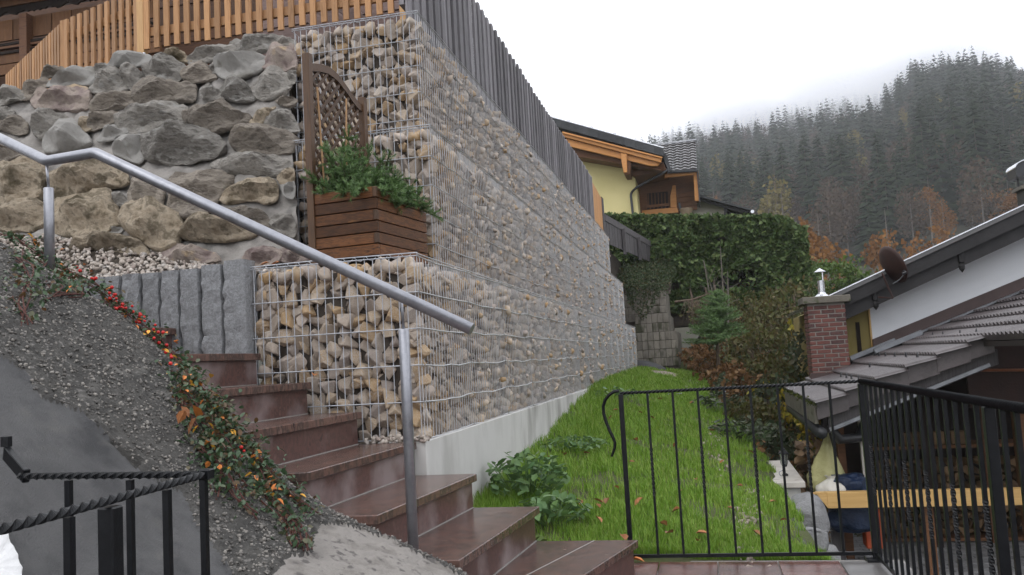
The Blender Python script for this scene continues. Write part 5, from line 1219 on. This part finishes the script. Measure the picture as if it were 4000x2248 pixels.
# roof boards and tiles
g = MB(); g.prism([(.90, lz(.90) - .05), (2.34, lz(2.34) - .05), (2.34, lz(2.34) - .012), (.90, lz(.90) - .012)], 1, 8.0, 10.9); g.build('roof_boards', M_black, t)
g = MB(); g.prism([(2.28, lz(2.28) - .05), (6.6, lz(6.6) - .05), (6.6, lz(6.6) - .012), (2.28, lz(2.28) - .012)], 1, 5.6, 10.9); g.build('roof_boards', M_black, t)
tl = wave_tile(.30, .30, 3, .028, .038); tl.materials.append(M_tile); ang = math.atan(.36)
def tiles(x0, x1, y0, y1):
    x = x0
    while x < x1 - .05:
        y = y1 - .004
        while y > y0 + .05:
            o = inst('roof_tile', tl, t, (x, y, lz(x) + .004), (0, 0, 0), (1, .285 / .30, 1))
            # local x runs along the course (towards the camera), local y runs up the slope
            o.rotation_mode = 'QUATERNION'
            o.rotation_quaternion = Matrix(((0, math.cos(ang), -math.sin(ang)), (-1, 0, 0), (0, math.sin(ang), math.cos(ang)))).to_quaternion()
            y -= .302
        x += .25
tiles(.90, 2.28, 7.99, 10.9); tiles(2.28, 5.2, 6.0, 10.9)
for i in range(6):
    x = .90 + .25 * i; g = MB(); xb = min(x + .27, 2.36)
    g.prism([(x, lz(x) - .115), (xb, lz(xb) - .135), (xb, lz(xb) + .018), (x, lz(x) + .042)], 1, 7.955 + .004 * (i % 2), 7.99); g.build('verge_tile', M_tile, t, bevel=.004)
g = MB(); g.prism([(1.0, lz(1.0) - .27), (2.4, lz(2.4) - .25), (2.4, lz(2.4) - .12), (1.0, lz(1.0) - .12)], 1, 8.03, 8.08); g.build('verge_board', M_dkw, t)
g = MB(); g.bar((1.0, 8.0, lz(1.0) - .24), (2.32, 8.0, lz(2.32) - .22), .03, .03); g.build('metal_strip', M_metal, t)
g = MB(); g.box(.885, .91, 8.0, 10.9, lz(.9) - .15, lz(.9) + .0); g.build('fascia', M_capc, t)
g = MB(); g.tube([(.93, 7.98, lz(.93) - .24), (.93, 10.8, lz(.93) - .20)], .05, 10); g.build('gutter', M_pipe, t, smooth=True)
P = V3([(.90 + random.gauss(0, .02), y, lz(.9) + .03 + random.gauss(0, .012)) for y in np.linspace(8.0, 10.8, 420)]); v, f = scatter(P, .03, tilt=1.5); raw('moss', v, f, M_moss, t, 'stuff')
for (x, ys) in ((1.33, (8.35, 8.75, 9.05, 9.4)), (1.83, (8.3, 8.75, 9.25, 9.7, 10.05)), (2.33, (8.3, 8.8, 9.4, 9.8, 10.2)), (1.58, (9.2,)),):
    for y in ys:
        z = lz(x); g = MB(); g.tube([(x, y - .045, z + .02), (x + .0, y, z + .085), (x, y + .045, z + .02)], .005, 4); g.build('snow_guard', M_pipe, t)
# underside: posts, dark back wall, pipe
g = MB(); g.box(1.2, 6.4, 10.2, 10.3, -.98, lz(1.2)); g.build('back_wall', M_black, t)
g = MB(); g.prism([(2.3, .45), (6.2, .45), (6.2, 1.7), (2.3, .98)], 1, 8.6, 8.64); g.build('gable_board', mat('shade darkened red brown board', [(.022, .010, .008), (.042, .018, .014)], 5, .7), t)  # board colour darkened to stand in for the shade under the roof
g = MB(); g.tube([(2.28, 8.3, .80), (3.6, 8.3, .74)], .013, 8); g.build('copper_pipe', mat('copper pipe', [(.25, .10, .06), (.33, .14, .08)], 5, .4, metal=.5), t)
for (x, y, w2, m_) in ((1.18, 8.75, .035, M_bdark), (1.36, 8.6, .03, M_slab), (1.05, 8.5, .05, M_dkw), (2.75, 8.8, .05, M_bdark), (2.05, 9.2, .045, M_black)):  # some posts take darker woods, painting in the gloom of the shed
    g = MB(); g.box(x - w2, x + w2, y - w2, y + w2, -.98, lz(x) - .06); g.build('post', m_, t)
g = MB(); g.tube([(1.02, 8.15, .40), (1.10, 8.2, .25), (1.28, 8.3, .25), (1.33, 8.35, .38)], .07, 8, rr=[.025, .045, .045, .025]); g.build('bent_gutter', M_pipe, t, smooth=True)

# chimney on the roof
t = thing('brick_chimney', 'red brick chimney with mossy concrete cap at the corner of the low roof', 'chimney', (1.37, 10.5, .6))
cx0, cx1, cy0, cy1, cz0, cz1 = 1.165, 1.575, 10.36, 10.74, .60, 1.565
g = MB(); g.box(cx0 + .006, cx1 - .006, cy0 + .006, cy1 - .006, cz0, cz1); g.build('mortar_core', M_bmort, t)
rh = .050; r = 0; z = cz0
while z < cz1 - .03:
    L0 = .152; off = 0 if r % 2 else -.076
    for (fa_, fb_, axis, cst, sg) in ((cx0, cx1, 0, cy0, -1), (cy0, cy1, 1, cx0, -1), (cy0, cy1, 1, cx1, 1)):
        u = fa_ + off
        while u < fb_ - .01:
            a, b = max(u, fa_), min(u + L0 - .013, fb_); 
            if b - a > .02:
                g = MB(); zz = z + .004 * 0
                if axis == 0: g.box(a, b, cst - .002, cst + .05, zz, zz + rh - .012)
                else: g.box(min(cst, cst - sg * .05) if sg > 0 else cst - .003, cst + .003 if sg > 0 else cst + .05, a + (.052 if a == fa_ else 0), b, zz, zz + rh - .011)
                g.build('brick', M_brick, t, bevel=.002)
            u += L0
    z += rh; r += 1
g = MB(); g.box(cx0 - .055, cx1 + .06, cy0 - .05, cy1 + .05, 1.565, 1.645); g.build('cap', M_capc, t, bevel=.008)
t = thing('stove_pipe', 'short shiny sheet metal flue with pointed rain hood on the brick chimney', 'flue pipe', (1.37, 10.55, 1.645)); q = (1.36, 10.55)
g = MB(); g.tube([(*q, 1.647), (*q, 1.68), (*q, 1.70)], .09, 14, rr=[.095, .05, .042]); g.build('collar', M_zinc, t)
g = MB(); g.tube([(*q, 1.69), (*q, 1.84)], .038, 14); g.build('pipe', M_zinc, t)
g = MB(); g.box(q[0] + .02, q[0] + .03, q[1] - .01, q[1] + .01, 1.82, 1.95); g.build('hood_strut', M_zinc, t)
g = MB(); g.tube([(*q, 1.94), (*q, 1.985)], .07, 14, rr=[.068, .002]); g.build('hood', M_zinc, t)
t = thing('satellite_dish', 'rust brown satellite dish on a pole by the dark roof verge', 'satellite dish', (2.1, 10.3, 1.57))
c = V3([2.06, 10.30, 1.92]); ax = V3([.88, .30, .38]); ax /= np.linalg.norm(ax); e1 = np.cross(ax, [0, 0, 1]); e1 /= np.linalg.norm(e1); e2 = np.cross(ax, e1)
g = MB(); vs, nr2, na = [], 7, 26
for i in range(nr2):
    r_ = .225 * i / (nr2 - 1)
    for k in range(na): a = 2 * math.pi * k / na; vs.append(c + e1 * r_ * math.cos(a) + e2 * r_ * math.sin(a) + ax * (r_ * r_ * 1.3))
vs2 = [p - ax * .012 for p in vs]; fs = [(i * na + k, i * na + (k + 1) % na, (i + 1) * na + (k + 1) % na, (i + 1) * na + k) for i in range(nr2 - 1) for k in range(na)]
N = len(vs); g.add(vs + vs2, fs + [tuple(N + q for q in f_[::-1]) for f_ in fs] + [((nr2 - 1) * na + k, (nr2 - 1) * na + (k + 1) % na, N + (nr2 - 1) * na + (k + 1) % na, N + (nr2 - 1) * na + k) for k in range(na)]); g.build('reflector', M_rust, t, smooth=True)
a, b = aty(*D_(990, 480), 10.28), aty(*D_(1110, 760), 10.28); g = MB(); g.tube([a, b], .011, 8); g.tube([b, aty(*D_(950, 750), 10.4)], .009, 8); g.build('mast', M_rust, t)
a, b = aty(*D_(1110, 600), 10.25), aty(*D_(1240, 485), 10.1); g = MB(); g.tube([a, (a + b) / 2 + V3([.01, 0, -.01]), b], .006, 6); g.build('feed_arm', M_metal, t)
g = MB(); g.tube([b - V3([.02, 0, .0]), b + V3([.02, 0, .015])], .018, 8); g.tube([b + V3([0, 0, .02]), b + V3([-.01, 0, .035])], .012, 8); g.build('receiver', M_lamp, t)
t = thing('flue_cowl', 'black chimney flue with curved white topped cowl at the right edge', 'chimney cowl', (3.95, 11.5, 2.6))
g = MB(); vs = [(3.80 + .17 * (1 - math.cos(k * math.pi / 10)), 3.10 + .09 * math.sin(k * math.pi / 10)) for k in range(11)]; vs = vs + [(x, z - .012) for x, z in vs[::-1]]; g.prism(vs, 1, 11.35, 11.7); g.build('cowl', M_zinc, t)
g = MB(); vs = [(3.805 + .165 * (1 - math.cos(k * math.pi / 10)), 3.085 + .085 * math.sin(k * math.pi / 10)) for k in range(11)] + [(4.13, 2.98), (3.805, 2.98)]; g.prism(vs, 1, 11.37, 11.68); g.build('cowl_inside', M_pipe, t)
for x in (3.86, 4.08): g = MB(); g.box(x - .01, x + .01, 11.5, 11.52, 2.85, 3.12); g.build('leg', M_pipe, t)
g = MB(); g.box(3.84, 4.14, 11.35, 11.7, 2.83, 2.87); g.build('cap', M_capc, t); g = MB(); g.box(3.88, 4.1, 11.4, 11.65, 2.3, 2.83); g.build('shaft', M_pipe, t)

# ================================================================== YARD, WOOD STORE AND WHAT STANDS THERE
yard = bpy.data.objects['yard']; ORG['yard'] = V3([0, 0, 0.])
pb = bpy.data.meshes.new('paving_block'); g = MB(); g.box(0, .196, 0, .096, -.03, 0); pb.from_pydata(np.concatenate(g.v).tolist(), [], g.f)
bm = bmesh.new(); bm.from_mesh(pb); bmesh.ops.bevel(bm, geom=list(bm.edges), offset=.006, segments=1, affect='EDGES'); bm.to_mesh(pb); bm.free(); pb.materials.append(M_cob)
for j in range(23):
    for i in range(11): inst('paving_block', pb, yard, (.85 + i * .2 + (.1 if j % 2 else 0), 7.9 + j * .1, -.905 + random.uniform(-.004, .004)), (0, 0, random.uniform(-.015, .015)))
t = thing('garden_wall', 'low rendered garden wall with pale stone coping at the lawn edge', 'garden wall', (.62, 8.9, -.9))
g = MB(); g.box(.50, .74, 8.25, 9.75, -.95, -.165); g.build('wall_body', M_conc, t)
for k in range(2): g = MB(); g.box(.46, .78, 8.2 + k * .8, 8.997 + k * .8, -.165, -.115); g.build('coping_slab', M_slab, t, bevel=.004)
t = thing('garden_lantern', 'small black garden lantern standing on the pale coping', 'lantern', (.66, 8.62, -.115)); x, y = .645, 8.62
for nm, pts, rr, m_ in (('foot', [(-.115), (-.10), (-.09)], [.03, .03, .012], M_lamp), ('stem', [-.09, -.03], [.008, .008], M_lamp), ('base_plate', [-.03, -.012], [.02, .032], M_lamp), ('glass', [-.01, .09], [.026, .042], M_glass), ('hood', [.09, .10, .125, .14], [.056, .05, .018, .016], M_lamp), ('finial', [.14, .155], [.008, .004], M_lamp)):
    g = MB(); g.tube([(x, y, z) for z in pts], .03, 6, rr=rr); g.build(nm, m_, t)
for k in range(6):
    a = math.pi / 3 * k; g = MB(); g.bar((x + .028 * math.cos(a), y + .028 * math.sin(a), -.01), (x + .045 * math.cos(a), y + .045 * math.sin(a), .09), .005, .005, (math.cos(a), math.sin(a), 0)); g.build('rib', M_lamp, t)
g = MB(); g.tube([(x - .03 + .025 * math.cos(a), y - .05, -.085 + .025 * math.sin(a)) for a in np.linspace(0, 4.5, 12)], .006, 5); g.build('hook', M_zinc, t)
def lump(name, label, cat, c, r, m_, seed, amp=.3, sq=.8, group=None):
    t = thing(name, label, cat, (c[0], c[1], c[2] - r[2]), group); bm = bmesh.new(); bmesh.ops.create_icosphere(bm, subdivisions=4, radius=1)
    for v in bm.verts:
        p = Vector([math.copysign(abs(a) ** sq, a) for a in v.co]); k = 1 + amp * nz3(v.co[0] * 1.6 + seed, v.co[1] * 1.6, v.co[2] * 1.6, 5)
        v.co = Vector([c[i] - ORG[t.name][i] + p[i] * r[i] * k for i in range(3)])
    me = bpy.data.meshes.new(name); bm.to_mesh(me); bm.free(); o = link('body', me, m_, t, smooth=True); return t
def crag(label, c, r, seed):
    t = thing('boulder', label, 'rock', (c[0], c[1], c[2] - r[2])); me = hull_mesh('rock_shape', 30, r, .012, M_rock, seed); inst('rock', me, t, c, (0, 0, seed))
crag('big grey broken rock at the lower edge of the lawn', (.72, 7.70, -.36), (.19, .26, .23), 3); crag('pale grey broken rock below the big one at the yard edge', (.80, 7.35, -.66), (.15, .2, .2), 9)
crag('grey stone supporting the lawn edge behind the iron railing', (.66, 6.9, -.36), (.11, .15, .12), 4); crag('small grey stone nearest the iron railing at the lawn edge', (.62, 6.2, -.36), (.09, .13, .1), 6)
t = thing('plant_stake', 'bright green plant stake at the edge of the lawn', 'stake', (.57, 6.9, -.3)); g = MB(); g.tube([(.565, 6.9, -.45), (.555, 6.9, -.2)], .007, 6); g.build('stake', mat('lime plastic', [(.25, .5, .05), (.3, .55, .08)], 3, .4, 0), t)
t = thing('edging_board', 'old wooden edging board at the lower corner of the lawn', 'board', (.5, 5.6, -.1)); g = MB(); g.bar((.47, 5.05, -.10), (.50, 6.4, -.13), .025, .12); g.build('board', M_dkw, t)
t = thing('timber_beam', 'long fresh yellow timber beam lying across the wood store front', 'timber beam', (2, 8, -.9))
g = MB(); g.box(.93, 4.2, 7.98, 8.07, -.312, -.178); g.build('beam', M_timb, t, bevel=.003); g = MB(); g.prism([(.84, -.178), (.93, -.312), (.93, -.178)], 1, 7.985, 8.065); g.build('beam_nose', M_timb, t)
g = MB(); g.bar((.72, 8.02, -.19), (.93, 8.02, -.185), .05, .012); g.build('thin_batten', M_timb, t)
for x in (1.75, 2.9): g = MB(); g.box(x - .04, x + .04, 8.08, 8.16, -.93, -.33); g.build('leg', M_bdark, t)
def bag(name, label, c, prof_, m_, seed):
    t = thing(name, label, 'plastic bag', c); n = 26; vs = []
    for (z, r_) in prof_:
        for k in range(n):
            a = 2 * math.pi * k / n; q = r_ * (1 + .10 * math.sin(5 * a + z * 9 + seed) + .20 * nz3(math.cos(a) * 1.5 + seed, math.sin(a) * 1.5, z * 5)); vs.append((c[0] + q * math.cos(a) + .12 * (z if seed == 1 else 0), c[1] + q * .8 * math.sin(a), c[2] + z))
    m2 = len(prof_); g = MB(); g.add(vs, [(i * n + k, i * n + (k + 1) % n, (i + 1) * n + (k + 1) % n, (i + 1) * n + k) for i in range(m2 - 1) for k in range(n)]); g.build('bag_skin', m_, t, smooth=True); return t
bag('plastic_bag', 'tall pale yellow plastic bag hanging at the shed corner', (.965, 8.35, -.17), [(-.10, .02), (-.06, .11), (0, .155), (.08, .16), (.16, .13), (.24, .09), (.32, .055), (.40, .03), (.47, .008)], M_bagY, 1)
bag('plastic_bag', 'knotted pale plastic bag lying in front of the tall yellow bag', (1.0, 8.2, -.20), [(-.12, .02), (-.08, .11), (0, .13), (.05, .12), (.09, .06), (.11, .03), (.14, .05)], M_bagW, 4)
lump('blue_sack', 'crumpled dark blue plastic sack under the timber beam', 'sack', (1.18, 8.35, -.44), (.20, .15, .13), M_tarp, 5, .3, .6)
lump('blue_sack', 'dark blue plastic sheet heaped on top of the timber beam', 'sack', (1.15, 8.25, -.15), (.17, .12, .08), M_tarp, 8, .5, .7)
t = thing('crate', 'orange red plastic crate on the paving below the beam', 'crate', (1.35, 8.45, -.9)); g = MB(); g.box(1.28, 1.44, 8.4, 8.6, -.75, -.42); g.build('body', M_redp, t, bevel=.01)
LOGM = [hull_mesh('log_shape', 12, (.055, .16, .05), 0, M_firew_shade, 300 + i) for i in range(8)]
t = thing('wood_store', 'open wooden shelf stacked with split firewood in the dark shed', 'firewood rack', (2.4, 9.6, -.93))
for z in (-.86, -.42, .04):
    g = MB(); g.box(1.55, 3.6, 9.35, 9.75, z - .03, z); g.build('shelf', M_bdark, t)
for x in (1.53, 2.1, 2.6, 3.1, 3.6): g = MB(); g.box(x - .025, x + .025, 9.32, 9.37, -.93, .5); g.build('shelf_post', M_chal, t)
cnt = 0
for z0, z1 in ((-.86, -.52), (-.42, -.12)):
    z = z0 + .045
    while z < z1:
        x = 1.62
        while x < 3.55:
            if cnt < 296: inst('log', random.choice(LOGM), t, (x, 9.5 + random.uniform(-.03, .03), z), (random.uniform(-.1, .1), random.uniform(0, 6.28), random.uniform(-.08, .08))); cnt += 1
            x += random.uniform(.08, .10)
        z += .078
for i in range(3):
    t2 = thing('carved_box', ['small pale carved box on the upper shelf, left one', 'middle pale carved box on the upper shelf', 'right pale carved box on the upper shelf'][i], 'box', (1.95 + i * .22, 9.45, .045), 'pale boxes on the shed shelf')
    g = MB(); g.box(1.87 + i * .22, 2.03 + i * .22, 9.4, 9.5, .045, .17); g.build('box_body', M_firew_shade, t2, bevel=.004)  # boxes share the log colour, darkened for the shade on the shelf
t = thing('bark_stack', 'stack of split logs with peeling bark at the shed corner', 'firewood stack', (.93, 9.2, -.9))
for r in range(13):
    for k in range(3): inst('log', random.choice(LOGM), t, (.84 + k * .092 + random.uniform(-.01, .01), 9.2 + random.uniform(-.03, .03), -.80 + r * .075), (0, random.uniform(0, 6), random.uniform(-.1, .1)))

# ================================================================== FOREST HILLSIDE
RID = [((1500, 900), 0), ((2300, 640), 0), ((2516, 559), 0), ((2702, 497), 0), ((3043, 450), 0), ((3152, 411), 0), ((3416, 373), 0), ((3556, 233), 0), ((3773, 194), 0), ((4000, 248), 0), ((4400, 200), 0), ((5200, 330), 0)]
AZ, EL = [], []
for (px_, _) in RID:
    d = ray(*px_); AZ.append(math.atan2(d[0], d[1])); EL.append(d[2] / math.hypot(d[0], d[1]))
def hill_z(x, y):
    dd = math.hypot(x, y); az = math.atan2(x, y); top = np.interp(az, AZ, EL) * 410 - 8
    k = max(0, (dd - 70) / 340); z = top * (k ** 1.05 if k < 1 else 1 + .1 * (k - 1)) - 2.2 + 3.0 * nz3(x * .02, y * .02, 1) * min(1, k * 4)
    return z
def hf(u, q):
    az = -.75 + u * 1.5; dd = 50 + q * 560; x, y = dd * math.sin(az), dd * math.cos(az); return (x, y, hill_z(x, y))
v, f = grid(70, 50, hf); g = MB(); g.add(v, f); struct('hillside', g, M_hill, True)
def spruce_mesh(h, nw, nb, seed, name='crown'):
    r = random.Random(seed); V, F = [], []
    for i in range(nw):
        k = (i + .3) / nw; z = h * (.12 + .88 * k); R_ = h * .22 * (1 - k) ** .72 + h * .008; a0 = r.uniform(0, 6.28)
        for b in range(nb):
            a = a0 + 6.283 * b / nb + r.uniform(-.25, .25); L_ = R_ * r.uniform(.65, 1.15); dr = r.uniform(.25, .5) * L_; c_, s_ = math.cos(a), math.sin(a); w2 = L_ * .30 + .12
            n0 = len(V); zb = z + r.uniform(-.02, .02) * h
            V += [(0, 0, zb), (c_ * L_ * .55 - s_ * w2, s_ * L_ * .55 + c_ * w2, zb - dr * .6 - .15), (c_ * L_, s_ * L_, zb - dr), (c_ * L_ * .55 + s_ * w2, s_ * L_ * .55 - c_ * w2, zb - dr * .6 - .15), (c_ * L_ * .5, s_ * L_ * .5, zb - dr * .15)]
            F += [(0 + n0, 1 + n0, 4 + n0), (1 + n0, 2 + n0, 4 + n0), (4 + n0, 2 + n0, 3 + n0), (0 + n0, 4 + n0, 3 + n0)]
    n0 = len(V); V += [(.1, 0, h * .93), (-.1, .1, h * .93), (0, -.1, h * .93), (0, 0, h * 1.02)]; F += [(n0, n0 + 1, n0 + 3), (n0 + 1, n0 + 2, n0 + 3), (n0 + 2, n0, n0 + 3)]
    return np.array(V, np.float32), np.array(F, np.int32)
def broad_mesh(h, n, seed, slim=.26, qs=.026):
    r = np.random.default_rng(seed); P = []
    while len(P) < n:
        d = r.normal(size=3); d /= np.linalg.norm(d); q = r.uniform(.3, 1) ** .6; p = V3([d[0] * slim * h * q, d[1] * slim * h * q, h * .58 + d[2] * .42 * h * q])
        if nz3(p[0] * .35 + seed, p[1] * .35, p[2] * .35) > -.12: P.append(p)
    v, f = scatter(V3(P), h * qs, QUAD, QUADF, 1.6); f = np.concatenate([f[:, [0, 1, 2]], f[:, [0, 2, 3]]]); return v.astype(np.float32), f.astype(np.int32)
def to_me(name, vf, m_):
    me = bpy.data.meshes.new(name); me.from_pydata(vf[0].tolist(), [], vf[1].tolist()); me.materials.append(m_); return me
SPR = [to_me('crown', spruce_mesh(24, 22, 9, i), M_spr) for i in range(5)]; SPL = [spruce_mesh(24, 13, 6, 20 + i) for i in range(4)]
BAR = [to_me('crown', broad_mesh(17, 800, i), M_bare) for i in range(3)]; LAR = [to_me('crown', broad_mesh(19, 800, 7 + i, .17), M_larch) for i in range(2)]; BEE = [to_me('crown', broad_mesh(12, 1100, 11 + i, .30), M_beech) for i in range(3)]
def trunk_me(h, r_, m_): g = MB(); g.tube([(0, 0, -1), (0, 0, h * .5), (0, 0, h * .95)], r_, 6, False, rr=[r_, r_ * .6, r_ * .1]); me = bpy.data.meshes.new('trunk'); me.from_pydata(np.concatenate(g.v).tolist(), [], g.f); me.materials.append(m_); return me
TRS, TRB = trunk_me(22, .28, M_stem), trunk_me(15, .22, M_bark)
def tree(name, label, group, crown, trunk, x, y, z, s_):
    t = thing(name, label, 'tree', (x, y, z), group); inst('trunk', trunk, t, (x, y, z), (0, 0, 0), (s_, s_, s_)); inst('crown', crown, t, (x, y, z), (0, 0, random.uniform(0, 6.28)), (s_ * random.uniform(.85, 1.15), s_ * random.uniform(.85, 1.15), s_)); return t
pts = []
rr_ = 118.
while rr_ < 440:
    az = -.30
    while az < .62:
        d2 = rr_ + random.uniform(-4, 4); a2 = az + random.uniform(-.35, .35) * 4.1 / rr_; x, y = d2 * math.sin(a2), d2 * math.cos(a2); pts.append((d2, x, y)); az += 4.1 / rr_ * (1 if rr_ < 250 else 1.1)
    rr_ += 4.4 if rr_ < 250 else 5.4
pts.sort(); cnt = {'s': 0, 'b': 0, 'l': 0, 'o': 0}; farS, farB = [], []
for d2, x, y in pts:
    z = hill_z(x, y) - .3; az = math.atan2(x, y); mixn = nz3(x * .022, y * .022, 5, 3); rnd_ = random.random()
    kind = 's'
    if d2 < 165 and rnd_ < .5: kind = 'o' if rnd_ < .17 else 'b'
    elif (mixn > .02 and rnd_ < .6) or rnd_ < .16: kind = 'b'
    elif rnd_ > .95: kind = 'l'
    s_ = random.uniform(.36, .70)
    if d2 > 390: s_ *= random.uniform(.55, 1.05)
    px_ = pix((x, y, z + 10)); vis = 2250 < px_[0] < 4250
    if kind == 's' and cnt['s'] < 150 and vis: cnt['s'] += 1; tree('spruce_tree', 'dark spruce on the misty wooded hillside', 'spruces on the wooded hillside', random.choice(SPR), TRS, x, y, z, s_)
    elif kind == 'b' and cnt['b'] < 75 and vis: cnt['b'] += 1; tree('bare_tree', 'greyish brown leafless tree on the wooded hillside', 'leafless trees on the wooded hillside', random.choice(BAR), TRB, x, y, z, s_)
    elif kind == 'o' and cnt['o'] < 40 and vis: cnt['o'] += 1; tree('beech_tree', 'orange brown autumn tree at the foot of the hillside', 'autumn trees at the foot of the hillside', random.choice(BEE), TRB, x, y, z, s_ * 1.0)
    elif kind == 'l' and cnt['l'] < 30 and vis: cnt['l'] += 1; tree('larch_tree', 'yellowish larch among dark spruces on the hillside', 'yellow larches on the hillside', random.choice(LAR), TRS, x, y, z, s_)
    else: (farB if kind in 'bo' else farS).append((x, y, z, s_))
def forest(name, lst, shapes, m_):
    VV, FF, k = [], [], 0
    for x, y, z, s_ in lst:
        bv, bf = random.choice(shapes); a = random.uniform(0, 6.28); c_, q_ = math.cos(a), math.sin(a); v = bv * s_
        VV.append(np.stack([v[:, 0] * c_ - v[:, 1] * q_ + x, v[:, 0] * q_ + v[:, 1] * c_ + y, v[:, 2] + z], 1)); FF.append(bf + k); k += len(bv)
    raw(name, np.concatenate(VV), np.concatenate(FF), m_, None, 'stuff')
forest('spruce_forest', farS, SPL, M_spr); forest('broadleaf_forest', farB, [broad_mesh(16, 260, 40 + i, .26, .036) for i in range(3)], M_bare)
# greenery between the hedge and the wood
q = aty(3215, 1115, 33); bush('conifer_hedge', 'bright green conifer hedge behind the stove pipe', q[0], 33, 1.9, .8, .95, 3600, .15, M_lgreen, SPRIG, SPRIGF3, 'hedge', zoff=q[2] - .75 - land_z(q[0], 33))
q = aty(3400, 1140, 35); bush('conifer_hedge', 'low bright green hedge running behind the dark verge', q[0], 35, 1.8, .8, .7, 2600, .15, M_lgreen, SPRIG, SPRIGF3, 'hedge', zoff=q[2] - .6 - land_z(q[0], 35))
bush('conifer_hedge', 'pale green conifer beside the right end of the thuja hedge', 3.1, 27, .45, .5, .9, 900, .13, M_thuja, SPRIG, SPRIGF3, 'shrub', zoff=2.0 - land_z(3.1, 27))
for x, y, s_, lb in ((5.9, 62, .75, 'rust coloured tree just right of the thuja hedge end'), (9.2, 70, .7, 'orange tinted tree behind the bright green hedge'), (14.5, 72, .72, 'golden brown tree above the dark roof verge'), (18.5, 75, .75, 'amber tree rising behind the white walled house')):
    tree('beech_tree', lb, None, random.choice(BEE), TRB, x, y, 1.2, s_)

# ================================================================== HAZE
def vol(name, build, dens, colr=(.93, .95, 1.0)):
    m = bpy.data.materials.new(name); m.use_nodes = True; n = m.node_tree.nodes; n.clear(); o = n.new('ShaderNodeOutputMaterial'); p = n.new('ShaderNodeVolumePrincipled')
    p.inputs['Color'].default_value = (*colr, 1); p.inputs['Density'].default_value = dens; p.inputs['Anisotropy'].default_value = .0; m.node_tree.links.new(p.outputs[0], o.inputs['Volume']); m.cycles.homogeneous_volume = True
    return tag(build.build(name, m), kind='stuff')
HAZE = .0006
g = MB(); g.box(-960, 960, -360, 1060, -4.2, 150); vol('haze', g, HAZE)

def blob(name, c, r, dens):
    g = MB(); n, m_ = 20, 12; vs = [(c[0], c[1], c[2] - r[2])] + [(c[0] + r[0] * math.sin(math.pi * j / m_) * math.cos(2 * math.pi * k / n), c[1] + r[1] * math.sin(math.pi * j / m_) * math.sin(2 * math.pi * k / n), c[2] - r[2] * math.cos(math.pi * j / m_)) for j in range(1, m_) for k in range(n)] + [(c[0], c[1], c[2] + r[2])]
    fs = [(0, 1 + (k + 1) % n, 1 + k) for k in range(n)] + [(1 + j * n + k, 1 + j * n + (k + 1) % n, 1 + (j + 1) * n + (k + 1) % n, 1 + (j + 1) * n + k) for j in range(m_ - 2) for k in range(n)] + [(len(vs) - 1, 1 + (m_ - 2) * n + k, 1 + (m_ - 2) * n + (k + 1) % n) for k in range(n)]
    g.add(vs, fs); vol(name, g, dens, (.96, .97, 1.0))
for px_, py_, dd, r in ((3480, 300, 380, (40, 30, 17)), (3130, 430, 365, (42, 30, 13)), (3760, 300, 390, (38, 30, 13)), (2800, 520, 370, (36, 30, 9)), (3300, 480, 340, (34, 26, 10))):
    q = CAM + ray(px_, py_) * dd; blob('mist', q, (r[0] * 1.15, r[1] * 1.2, r[2] * 1.25), .024)
